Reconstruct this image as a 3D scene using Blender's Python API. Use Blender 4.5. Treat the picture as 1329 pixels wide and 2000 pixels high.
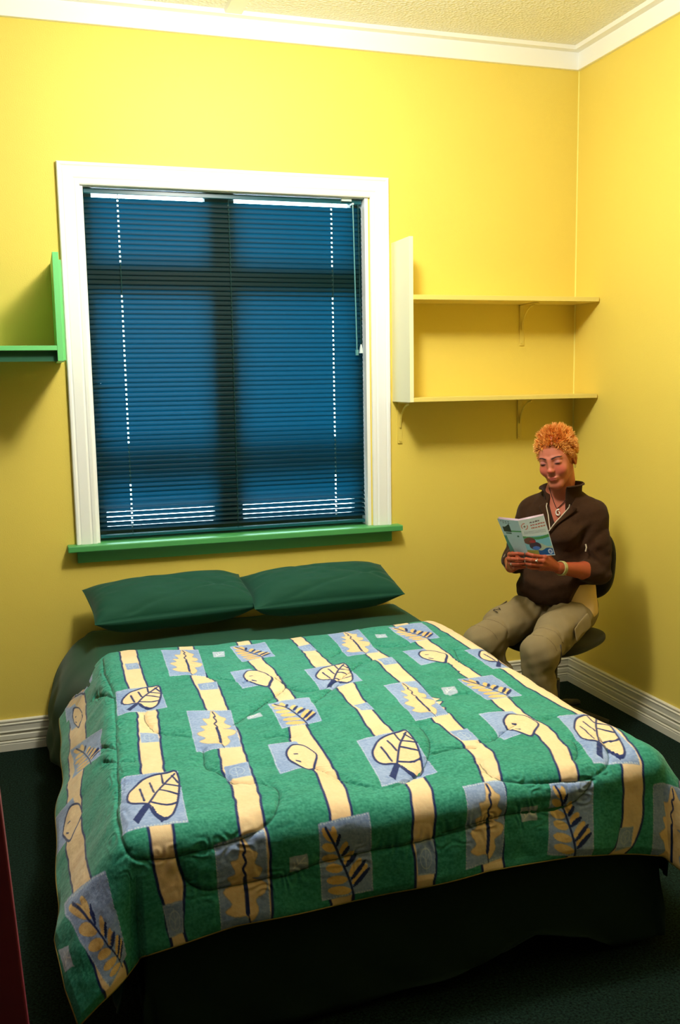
import bpy, bmesh, math, random
import numpy as np
from mathutils import Vector, Matrix
random.seed(7); rng = np.random.default_rng(7)
for o in list(bpy.data.objects): bpy.data.objects.remove(o)
sc = bpy.context.scene
COL = sc.collection

# ---------------------------------------------------------------- camera
cd = bpy.data.cameras.new('camera'); cam = bpy.data.objects.new('camera', cd); COL.objects.link(cam)
cr = Vector((0.951715, -0.306559, -0.016094)); cu = Vector((0.057012, 0.124993, 0.990518)); cf = Vector((0.301641, 0.943609, -0.136435))
M = Matrix((( cr.x, cu.x, -cf.x, -0.9733), (cr.y, cu.y, -cf.y, -4.2), (cr.z, cu.z, -cf.z, 1.559), (0, 0, 0, 1)))
cam.matrix_world = M
cd.sensor_fit = 'VERTICAL'; cd.sensor_height = 24.0; cd.lens = 1856.57 / 2000 * 24.0
cd.clip_start = 0.05; cd.clip_end = 100
sc.camera = cam

# ---------------------------------------------------------------- light and exposure
sc.view_settings.view_transform = 'Standard'; sc.view_settings.look = 'None'
sc.view_settings.exposure = 0.0; sc.view_settings.gamma = 1.0; sc.view_settings.use_curve_mapping = False
w = bpy.data.worlds.new('overcast_daylight'); sc.world = w; w.use_nodes = True
bg = w.node_tree.nodes['Background']; bg.inputs[0].default_value = (0.62, 0.85, 1.0, 1); bg.inputs[1].default_value = 14.0
def area(name, loc, size, power, color, aim=None, shape='DISK'):
    l = bpy.data.lights.new(name, 'AREA'); l.shape = shape; l.size = size; l.energy = power; l.color = color
    o = bpy.data.objects.new(name, l); COL.objects.link(o); o.location = loc
    if aim is not None:
        o.rotation_euler = (Vector(aim) - Vector(loc)).to_track_quat('-Z', 'Y').to_euler()
    return o
def point(name, loc, rad, power, color):
    l = bpy.data.lights.new(name, 'POINT'); l.shadow_soft_size = rad; l.energy = power; l.color = color
    o = bpy.data.objects.new(name, l); COL.objects.link(o); o.location = loc
    return o
LC = (1.0, 0.97, 0.87)
point('flash_bounce', (-0.12, -1.5, 2.80), 0.13, 103, LC)  # added point light standing in for flash bounced off the ceiling
area('ceiling_glow', (-0.03, -1.45, 3.04), 0.62, 10, LC)

# ---------------------------------------------------------------- helpers
def lin(c):
    return tuple((x/12.92 if x <= 0.04045 else ((x+0.055)/1.055)**2.4) for x in [v/255.0 for v in c])
def tag(o, label=None, cat=None, group=None, kind=None):
    if label: o['label'] = label
    if cat: o['category'] = cat
    if group: o['group'] = group
    if kind: o['kind'] = kind
    return o
def empty(name, loc=(0, 0, 0), label=None, cat=None, group=None, kind=None):
    o = bpy.data.objects.new(name, None); o.empty_display_size = 0.1; COL.objects.link(o); o.location = loc
    return tag(o, label, cat, group, kind)
def mat(name, rgb, rough=0.6, bump=None, spec=0.5, metal=0.0, vary=None, sheen=0.0, coat=0.0):
    """rgb in sRGB 0-255; bump=(scale,strength,distance); vary=(scale,amount)"""
    m = bpy.data.materials.new(name); m.use_nodes = True
    nt = m.node_tree; b = nt.nodes['Principled BSDF']
    c = lin(rgb); b.inputs['Base Color'].default_value = (*c, 1); b.inputs['Roughness'].default_value = rough
    b.inputs['Specular IOR Level'].default_value = spec; b.inputs['Metallic'].default_value = metal
    b.inputs['Sheen Weight'].default_value = sheen; b.inputs['Coat Weight'].default_value = coat
    if bump or vary: tc = nt.nodes.new('ShaderNodeTexCoord')
    if bump:
        n = nt.nodes.new('ShaderNodeTexNoise'); n.inputs['Scale'].default_value = bump[0]; n.inputs['Detail'].default_value = 3
        nt.links.new(tc.outputs['Object'], n.inputs['Vector'])
        bp = nt.nodes.new('ShaderNodeBump'); bp.inputs['Strength'].default_value = bump[1]; bp.inputs['Distance'].default_value = bump[2]
        nt.links.new(n.outputs['Fac'], bp.inputs['Height']); nt.links.new(bp.outputs['Normal'], b.inputs['Normal'])
    if vary:
        n2 = nt.nodes.new('ShaderNodeTexNoise'); n2.inputs['Scale'].default_value = vary[0]; n2.inputs['Detail'].default_value = 4
        nt.links.new(tc.outputs['Object'], n2.inputs['Vector'])
        mr = nt.nodes.new('ShaderNodeMapRange'); mr.inputs['From Min'].default_value = 0.3; mr.inputs['From Max'].default_value = 0.7
        mr.inputs['To Min'].default_value = 1-vary[1]; mr.inputs['To Max'].default_value = 1+vary[1]
        nt.links.new(n2.outputs['Fac'], mr.inputs['Value'])
        mx = nt.nodes.new('ShaderNodeVectorMath'); mx.operation = 'MULTIPLY'; mx.inputs[0].default_value = c
        nt.links.new(mr.outputs['Result'], mx.inputs[1]); nt.links.new(mx.outputs['Vector'], b.inputs['Base Color'])
    return m
def mesh_obj(name, V, F, material, parent=None, smooth=False):
    me = bpy.data.meshes.new(name); me.from_pydata([tuple(map(float, v)) for v in V], [], F); me.update()
    o = bpy.data.objects.new(name, me); COL.objects.link(o)
    if material: me.materials.append(material)
    if smooth: me.shade_smooth()
    if parent is not None:
        o.parent = parent; o.matrix_parent_inverse = Matrix.Translation(-parent.location) if parent.type == 'EMPTY' and parent.parent is None else Matrix.Identity(4)
        if parent.type != 'EMPTY': o.matrix_parent_inverse = Matrix.Identity(4)
    return o
def np_mesh(name, V, Q, material, parent=None, smooth=True):
    """fast mesh from numpy verts (n,3) and quads (m,4)"""
    V = np.asarray(V, dtype=np.float32); Q = np.asarray(Q, dtype=np.int32)
    me = bpy.data.meshes.new(name); me.vertices.add(len(V)); me.vertices.foreach_set('co', V.ravel())
    k = Q.shape[1]
    me.loops.add(Q.size); me.loops.foreach_set('vertex_index', Q.ravel())
    me.polygons.add(len(Q)); me.polygons.foreach_set('loop_start', np.arange(0, Q.size, k, dtype=np.int32))
    me.update(calc_edges=True); me.validate()
    if smooth: me.shade_smooth()
    o = bpy.data.objects.new(name, me); COL.objects.link(o)
    if material: me.materials.append(material)
    if parent is not None:
        o.parent = parent
        if parent.type == 'EMPTY' and parent.parent is None: o.matrix_parent_inverse = Matrix.Translation(-parent.location)
    return o
class MB:
    """collects boxes / tubes / lofts into one mesh"""
    def __init__(s): s.V = []; s.F = []
    def add(s, V, F):
        n = len(s.V); s.V += [tuple(v) for v in V]; s.F += [tuple(i+n for i in f) for f in F]; return s
    def box(s, lo, hi, M=None):
        x0, y0, z0 = lo; x1, y1, z1 = hi
        V = [(x0,y0,z0),(x1,y0,z0),(x1,y1,z0),(x0,y1,z0),(x0,y0,z1),(x1,y0,z1),(x1,y1,z1),(x0,y1,z1)]
        if M is not None: V = [tuple(M @ Vector(v)) for v in V]
        return s.add(V, [(0,3,2,1),(4,5,6,7),(0,1,5,4),(1,2,6,5),(2,3,7,6),(3,0,4,7)])
    def tube(s, pts, r, n=10, cap=True):
        pts = [Vector(p) for p in pts]; rs = r if isinstance(r, (list, tuple)) else [r]*len(pts)
        V = []; F = []; prev = None
        for i, p in enumerate(pts):
            d = (pts[min(i+1, len(pts)-1)] - pts[max(i-1, 0)]).normalized()
            if prev is None:
                a = d.orthogonal().normalized()
            else:
                a = (prev - d*prev.dot(d)).normalized()
            prev = a; b = d.cross(a)
            for k in range(n):
                t = 2*math.pi*k/n; V.append(p + (a*math.cos(t) + b*math.sin(t))*rs[i])
        for i in range(len(pts)-1):
            for k in range(n):
                F.append((i*n+k, i*n+(k+1) % n, (i+1)*n+(k+1) % n, (i+1)*n+k))
        if cap: F.append(tuple(range(n-1, -1, -1))); F.append(tuple(range((len(pts)-1)*n, len(pts)*n)))
        return s.add(V, F)
    def extrude(s, prof, fn0, fn1):
        """prof: closed list of 2D points; fn0/fn1 map 2D to 3D at both ends"""
        n = len(prof); V = [fn0(*q) for q in prof] + [fn1(*q) for q in prof]
        F = [(i, (i+1) % n, n+(i+1) % n, n+i) for i in range(n)] + [tuple(range(n-1, -1, -1)), tuple(range(n, 2*n))]
        return s.add(V, F)
    def build(s, name, m, parent=None, smooth=False, bevel=0):
        o = mesh_obj(name, s.V, s.F, m, parent, smooth)
        bm = bmesh.new(); bm.from_mesh(o.data); bmesh.ops.recalc_face_normals(bm, faces=bm.faces)
        if bevel: bmesh.ops.bevel(bm, geom=[e for e in bm.edges if len(e.link_faces) == 2 and e.calc_face_angle(0) > 0.6], offset=bevel, segments=2, affect='EDGES', profile=0.5)
        bm.to_mesh(o.data); bm.free()
        if smooth: o.data.shade_smooth()
        return o
# ================================================================ setting
ZF, ZC, XR, XL, YF = 0.0, 3.10, 1.607, -2.4, -5.2
m_wallfar = mat('wall_far_darkened', (64, 52, 36), 0.7)  # unseen walls, colour darkened to cut the light they bounce back
m_wall = mat('wall_paint_yellow', (238, 213, 98), 0.55, bump=(260, 0.35, 0.002), spec=0.3, vary=(2.2, 0.015))
m_white = mat('white_gloss_paint', (253, 253, 250), 0.3, spec=0.5)
m_cornice = mat('cornice_white', (252, 251, 242), 0.5)
m_base = mat('baseboard_white', (226, 222, 204), 0.35)
m_greenpaint = mat('green_gloss_paint', (80, 164, 92), 0.4)
m_carpet = mat('carpet_dark_green', (22, 40, 32), 0.95, bump=(300, 0.9, 0.008), spec=0.1, vary=(150, 0.95))
m_ceiling = bpy.data.materials.new('textured_ceiling')
m_ceiling.use_nodes = True
nt = m_ceiling.node_tree; b = nt.nodes['Principled BSDF']; b.inputs['Base Color'].default_value = (*lin((248, 248, 236)), 1); b.inputs['Roughness'].default_value = 0.6
tc = nt.nodes.new('ShaderNodeTexCoord'); vo = nt.nodes.new('ShaderNodeTexVoronoi'); vo.inputs['Scale'].default_value = 75
nt.links.new(tc.outputs['Object'], vo.inputs['Vector'])
bp = nt.nodes.new('ShaderNodeBump'); bp.inputs['Strength'].default_value = 0.8; bp.inputs['Distance'].default_value = 0.006
nt.links.new(vo.outputs['Distance'], bp.inputs['Height']); nt.links.new(bp.outputs['Normal'], b.inputs['Normal'])

WX0, WX1, WZ0, WZ1 = -0.738, 0.520, 0.862, 2.388       # opening
def struct(o): o['kind'] = 'structure'; return o
struct(MB().box((XL-.1, YF-.1, -0.12), (XR+.1, .16, 0)).build('floor', m_carpet))
struct(MB().box((XL-.1, YF-.1, ZC), (XR+.1, .16, ZC+.1)).build('ceiling', m_ceiling))
wb = MB()
wb.box((XL-.1, 0, 0), (WX0, .16, ZC)); wb.box((WX1, 0, 0), (XR+.1, .16, ZC))
wb.box((WX0, 0, 0), (WX1, .16, WZ0)); wb.box((WX0, 0, WZ1), (WX1, .16, ZC))
struct(wb.build('wall_back', m_wall))
struct(MB().box((XR, YF, 0), (XR+.1, 0, ZC)).build('wall_right', m_wall))
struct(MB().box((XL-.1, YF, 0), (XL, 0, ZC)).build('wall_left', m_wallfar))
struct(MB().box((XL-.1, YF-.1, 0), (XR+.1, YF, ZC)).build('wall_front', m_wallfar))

# baseboards: grooved profile (d from wall, z)
bprof = [(0,0),(.021,0),(.021,.030),(.019,.033),(.021,.036),(.021,.040),(.014,.043),(.014,.047),(.018,.050),(.018,.068),(.012,.071),(.012,.077),(.016,.080),(.018,.084),(.016,.088),
         (.015,.090),(.015,.112),(.017,.114),(.017,.118),(.010,.121),(.010,.125),(.013,.127),(.013,.132),(.009,.135),(0,.136)]
bprof = [(d, z) for d, z in bprof]
struct(MB().extrude(bprof, lambda d, z: (XL, -d, z), lambda d, z: (XR-d, -d, z)).build('baseboard_back', m_base))
struct(MB().extrude(bprof, lambda d, z: (XR-d, YF, z), lambda d, z: (XR-d, -d, z)).build('baseboard_right', m_base))
struct(MB().extrude(bprof, lambda d, z: (XL+d, YF, z), lambda d, z: (XL+d, 0, z)).build('baseboard_left', m_base))
# cornice boards and ceiling battens
CZ = 3.006
cprof = [(0, CZ), (.016, CZ), (.018, CZ+.002), (.018, 3.084), (0, 3.084)]
struct(MB().extrude(cprof, lambda d, z: (XL, -d, z), lambda d, z: (XR-d, -d, z)).build('trim_1', m_cornice))
struct(MB().extrude(cprof, lambda d, z: (XR-d, YF, z), lambda d, z: (XR-d, -d, z)).build('trim_2', m_cornice))
kprof = [(0, 3.084), (.056, 3.084), (.062, 3.099), (.062, ZC), (0, ZC)]
struct(MB().extrude(kprof, lambda d, z: (XL, -d, z), lambda d, z: (XR-d, -d, z)).build('trim_3', m_cornice))
struct(MB().extrude(kprof, lambda d, z: (XR-d, YF, z), lambda d, z: (XR-d, -d, z)).build('trim_4', m_cornice))
struct(MB().extrude([(-.122, ZC), (-.116, 3.086), (-.046, 3.086), (-.040, ZC)], lambda x, z: (x, YF, z), lambda x, z: (x, -.058, z)).build('trim_5', m_cornice))
# corner bead of the two walls
struct(MB().tube([(XR-.001, -.001, .134), (XR-.001, -.001, CZ)], .004, 8).build('trim_6', mat('corner_bead', (250, 238, 130), .5)))

# ---------------------------------------------------------------- window
m_frame = mat('window_frame_paint', (90, 110, 100), 0.6)
win = empty('window_1', (-.1, 0, WZ0), kind='structure')
cas = [(0,0),(0,-.017),(.004,-.022),(.012,-.022),(.016,-.018),(.020,-.016),(.024,-.019),(.060,-.019),(.064,-.016),(.068,-.014),(.072,-.017),(.084,-.017),(.089,-.013),(.089,0)]
X0, X1, ZT, ZB = -.827, .621, 2.467, .880
def wl(wd, d): return (X0+wd, d, ZB)
def wtl(wd, d): return (X0+wd, d, ZT-wd)
def wtr(wd, d): return (X1-wd, d, ZT-wd)
def wr(wd, d): return (X1-wd, d, ZB)
cb = MB(); cb.extrude(cas, wl, wtl); cb.extrude(cas, wtl, wtr); cb.extrude(cas, wtr, wr)
cb.build('window_casing', m_white, win)
rv = MB()   # jamb lining
rv.box((WX0-.004, -.003, ZB), (WX0+.012, .155, WZ1)); rv.box((WX1-.012, -.003, ZB), (WX1+.004, .155, WZ1)); rv.box((WX0, -.003, WZ1-.012), (WX1, .155, WZ1+.004))
rv.build('window_jamb', m_white, win)
MB().box((-.865, -.062, .853), (.662, .10, .880)).build('window_sill', m_greenpaint, win, bevel=.004)
MB().box((-.826, -.020, .800), (.621, 0, .855)).build('window_apron', m_greenpaint, win, bevel=.002)
fr = MB(); Y0, Y1 = .082, .132
fr.box((WX0+.012, Y0, ZB), (WX0+.05, Y1, WZ1-.012)); fr.box((WX1-.05, Y0, ZB), (WX1-.012, Y1, WZ1-.012))
fr.box((WX0+.05, Y0, WZ1-.018), (WX1-.05, Y1, WZ1-.012)); fr.box((WX0+.05, Y0, ZB), (WX1-.05, Y1, ZB+.05))
fr.box((-.205, Y0, ZB+.05), (-.075, Y1, WZ1-.018))
for a, c in ((WX0+.05, -.205), (-.075, WX1-.05)):
    fr.box((a, Y0, 1.95), (c, Y1, 2.07)); fr.box((a, .150, 1.12), (c, .158, 1.29))  # transom; lower outer slab added to darken a band of the blind
fr.build('window_frame', m_frame, win)
m_glass = bpy.data.materials.new('window_glass'); m_glass.use_nodes = True
nt = m_glass.node_tree; nt.nodes.remove(nt.nodes['Principled BSDF']); out = nt.nodes['Material Output']
t1 = nt.nodes.new('ShaderNodeBsdfTransparent'); g1 = nt.nodes.new('ShaderNodeBsdfGlossy'); g1.inputs['Roughness'].default_value = .02
fz = nt.nodes.new('ShaderNodeFresnel'); mxs = nt.nodes.new('ShaderNodeMixShader')
nt.links.new(fz.outputs[0], mxs.inputs[0]); nt.links.new(t1.outputs[0], mxs.inputs[1]); nt.links.new(g1.outputs[0], mxs.inputs[2]); nt.links.new(mxs.outputs[0], out.inputs[0])
for a, c in ((WX0+.05, -.205), (-.075, WX1-.05)):
    for z0, z1 in ((ZB+.05, 1.15), (1.27, 1.95), (2.07, WZ1-.018)):
        MB().box((a, .098, z0), (c, .102, z1)).build('window_pane', m_glass, win)

# ---------------------------------------------------------------- venetian blind
m_slat = bpy.data.materials.new('blind_slat_green'); m_slat.use_nodes = True
nt = m_slat.node_tree; b = nt.nodes['Principled BSDF']; b.inputs['Base Color'].default_value = (.0005, .013, .013, 1); b.inputs['Roughness'].default_value = .5; b.inputs['Specular IOR Level'].default_value = .08
tl = nt.nodes.new('ShaderNodeBsdfTranslucent'); tl.inputs['Color'].default_value = (.0, .0205, .038, 1)
ad = nt.nodes.new('ShaderNodeAddShader'); out = nt.nodes['Material Output']
nt.links.new(b.outputs[0], ad.inputs[0]); nt.links.new(tl.outputs[0], ad.inputs[1]); nt.links.new(ad.outputs[0], out.inputs[0])
m_rail = mat('blind_rail_green', (10, 84, 96), 0.3)
m_cord = mat('blind_cord', (12, 70, 66), 0.7)
m_wand = mat('blind_wand_clear', (90, 150, 156), 0.15, spec=.8)
m_clip = mat('blind_clip_plastic', (210, 225, 225), 0.4)
bl = empty('venetian_blind', (-.1, .035, WZ1-.012), 'dark green closed venetian blind hanging in the white framed window', 'blind')
BY = .038; BX0, BX1 = WX0+.016, WX1-.016
hr = MB(); hr.box((BX0, BY-.014, 2.352), (BX1, BY+.014, 2.373)); hr.build('headrail', m_rail, bl, bevel=.002)
holes = (-.583, -.11, .362)
pitch = .0208; z = 2.327; sl = MB(); nsl = 0
xs = [BX0]
for h in holes: xs += [h-.003, h+.003]
xs.append(BX1)
while z > .925:
    tilt = math.radians(71)
    if z < 1.07: tilt = math.radians(71 - 31*min(1, (1.07-z)/.05))
    sag = .0007*math.sin(nsl*1.7)
    drop = .0055 if min(abs(z-1.552), abs(z-1.338)) < pitch/2 else 0
    for i in range(len(xs)-1):
        hole = i % 2 == 1
        n = 6; P = []
        for k in range(n+1):
            s_ = (k/n-.5)*.0255; c_ = .0022*(1-(2*k/n-1)**2)
            yy = -math.cos(tilt)*s_ - math.sin(tilt)*c_*1.0; zz = -math.sin(tilt)*s_ + math.cos(tilt)*c_
            P.append((BY - yy*-1.0, z + zz + sag))
        for k in range(n):
            if hole and k in (2, 3): continue
            dl = drop if i == 0 else 0
            sl.add([(xs[i], P[k][0], P[k][1]-dl), (xs[i+1], P[k][0], P[k][1]), (xs[i+1], P[k+1][0], P[k+1][1]), (xs[i], P[k+1][0], P[k+1][1]-dl)], [(0, 1, 2, 3)])
    z -= pitch; nsl += 1
o = mesh_obj('slats', sl.V, sl.F, m_slat, bl, smooth=False)
bmm = bmesh.new(); bmm.from_mesh(o.data); bmesh.ops.remove_doubles(bmm, verts=bmm.verts, dist=1e-5); bmm.to_mesh(o.data); bmm.free(); o.data.shade_smooth()
MB().box((BX0, BY-.012, .893), (BX1, BY+.012, .908)).build('bottom_rail', m_rail, bl, bevel=.003)
for h in holes:
    MB().tube([(h, BY-.0155, 2.355), (h, BY-.0155, .905)], .0008, 6).build('ladder_cord', m_cord, bl)
    MB().tube([(h, BY, 2.355), (h, BY, .905)], .0007, 6).build('lift_cord', m_cord, bl)
MB().tube([(.452, -.004, 2.345), (.462, -.006, 1.70)], .0030, 8).tube([(.462, -.006, 1.70), (.462, -.006, 1.675)], .0075, 10).build('tilt_wand', m_wand, bl)
MB().box((.405, .012, 2.362), (.452, .024, 2.378)).box((.448, -.008, 2.345), (.456, .03, 2.352)).build('bracket', m_clip, bl)
MB().tube([(.482, .012, 2.352), (.486, .004, 1.72)], .0013, 6).build('pull_cord', m_cord, bl)
MB().tube([(.486, .004, 1.725), (.486, .004, 1.71), (.486, .004, 1.685)], [.003, .006, .010], 12).build('cord_tassel', m_clip, bl)

# ---------------------------------------------------------------- wall shelves
m_gshelf = mat('shelf_green_paint', (116, 212, 128), 0.45)
gs = empty('wall_shelf', (-1.4, 0, 1.65), 'bright green painted shelf with upright end panel, left of the window', 'shelf')
MB().box((-.871, -.36, 1.652), (-.848, -.001, 2.060)).box((-.850, -.355, 1.655), (-.840, -.023, 2.032)).build('end_panel', m_gshelf, gs, bevel=.0012)
MB().box((-1.9, -.36, 1.693), (-.8715, -.001, 1.711)).build('shelf_board', m_gshelf, gs, bevel=.0012)
MB().box((-1.9, -.335, 1.652), (-.8715, -.318, 1.692)).build('rail', mat('shelf_rail_dark_green', (48, 104, 76), .45), gs)
MB().box((-1.92, -.36, 1.652), (-1.901, -.001, 2.060)).build('end_panel', m_gshelf, gs, bevel=.0012)
m_cshelf = mat('shelf_cream_paint', (238, 216, 118), 0.32)
m_brk = mat('bracket_painted', (232, 208, 98), 0.45)
cs = empty('wall_shelf', (1.1, 0, 1.46), 'cream yellow two tier shelf unit with side panel in the right corner', 'shelf')
MB().box((.636, -.222, 1.459), (.655, -.001, 2.182)).build('side_panel', mat('shelf_cream_lit', (252, 246, 200), 0.22, spec=.7), cs, bevel=.0012)  # side panel paler than the boards, its bright reflection put into the colour
MB().box((.6555, -.220, 1.911), (1.600, -.001, 1.932)).build('shelf_board', m_cshelf, cs, bevel=.0012)
MB().box((.6555, -.220, 1.460), (1.600, -.001, 1.479)).build('shelf_board', m_cshelf, cs, bevel=.0012)
def bracket(x, zt, h=.195, d=.15):
    b_ = MB(); b_.box((x-.011, -.006, zt-h), (x+.011, -.001, zt)); b_.box((x-.011, -d, zt-.006), (x+.011, -.001, zt-.001))
    pts = [(x, -.006-(1-math.cos(t))*.0-(math.sin(t))*.0, 0) for t in (0,)]
    arc = []
    for k in range(9):
        t = k/8*math.pi/2; arc.append((x, -.010-(d-.035)*(1-math.cos(t)), zt-h*.62+(h*.62-.010)*math.sin(t)))
    b_.tube(arc, .0045, 6)
    b_.tube([(x, -.001, zt-h+.012), (x, -.010, zt-h+.012)], .005, 8)
    b_.build('bracket', m_brk, cs)
bracket(1.31, 1.911); bracket(1.303, 1.460); bracket(.672, 1.4585)

# ---------------------------------------------------------------- maroon panel at the left edge
mp = MB(); Mx = Matrix.Translation((-1.25, -2.45, 0)) @ Matrix.Rotation(math.radians(0), 4, 'Z')
mp.add([(-1.60,-2.30,0),(-1.040,-2.30,0),(-1.040,-2.27,0),(-1.60,-2.27,0),(-1.60,-2.30,.92),(-1.086,-2.30,.92),(-1.086,-2.27,.92),(-1.60,-2.27,.92)], [(0,3,2,1),(4,5,6,7),(0,1,5,4),(1,2,6,5),(2,3,7,6),(3,0,4,7)])
o = mp.build('panel', mat('maroon_paint', (130, 44, 66), .5), bevel=.004)
tag(o, 'dark maroon upright panel standing on the carpet at the left edge', 'panel')
# ================================================================ bed linen geometry
DX0, DX1, DY0, DY1 = -.735, .580, -.505, -2.060     # flat part of the comforter on the mattress (before the edge rounds over)
DW, DL = DX1-DX0, DY0-DY1
ALW, ARW = .31, .38                                 # overhang of the cloth left and right of the flat part
ZD = .530
def front_hang(a):
    t = np.clip(a/DW, -.3, 1.3)
    return np.interp(t, [-.30, -.15, -.06, .03, .15, .38, .62, .80, .95, 1.12, 1.3], [.285, .30, .31, .295, .272, .262, .24, .252, .29, .34, .36])
def duvet_xyz(a, b):
    """a across from the left flat edge, b down the bed from the fold at the head; cloth metres -> world metres"""
    a = np.asarray(a, float); b = np.asarray(b, float)
    R = .065
    da = np.where(a < 0, -a, np.where(a > DW, a-DW, 0)); db = np.where(b > DL, b-DL, 0)
    left = a < DW/2
    e = np.hypot(da, db); phi = np.arctan2(db, np.maximum(da, 1e-9)) ; phi = np.where(da <= 0, np.where(db > 0, np.pi/2, 0), phi)
    # outward slope of the hanging part by direction round the corner
    sl = np.interp(phi, [0, .15, .55, .9, 1.15, 1.35, np.pi/2], [.72, .70, .62, .42, .15, .05, .17])
    sr = np.interp(phi, [0, .25, .6, .9, 1.2, 1.4, np.pi/2], [.34, .55, .75, .62, .30, .18, .17])
    slope = np.where(left, sl, sr)
    # fade corner pleat in along the sides
    side = (db <= 0)
    wob = .05*np.sin(b*7.3+.6) + .03*np.sin(b*15.1+1.1)
    slope = slope + np.where(side, wob*np.clip((DL-b)/.15, 0, 1), 0)
    wf = (.05*np.sin(a*8.5+.4) + .035*np.sin(a*17.+2.0))
    slope = slope + np.where((da <= 0) & (db > 0), wf*np.clip(a/.15, 0, 1)*np.clip((DW-a)/.15, 0, 1), 0)
    thm = np.arctan(1/np.maximum(slope, .02)); arc = R*thm
    th = np.minimum(e, arc)/R; rest = np.maximum(e-arc, 0)
    h = R*np.sin(th) + rest*np.cos(thm); v = R*(1-np.cos(th)) + rest*np.sin(thm)
    # curl the hem inwards a little
    h = h - 0
    cx_ = DX0 + np.clip(a, 0, DW); cy_ = DY0 - np.clip(b, 0, DL)
    cx_ = cx_ - .062*np.clip(b/DL, 0, 1)*(1-np.clip(a/DW, 0, 1))
    nx = np.where(da > 0, np.cos(phi), 0)*np.where(a < 0, -1, 1); ny = np.where(db > 0, -np.sin(phi), 0)
    x = cx_ + nx*h; y = cy_ + ny*h
    z = ZD - v + .010*np.sin(a*5.1+1)*np.sin(b*4.3+.5)
    z = z - .020*np.exp(-np.maximum(b, 0)/.03)      # the fold at the head end
    return x, y, z
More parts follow.
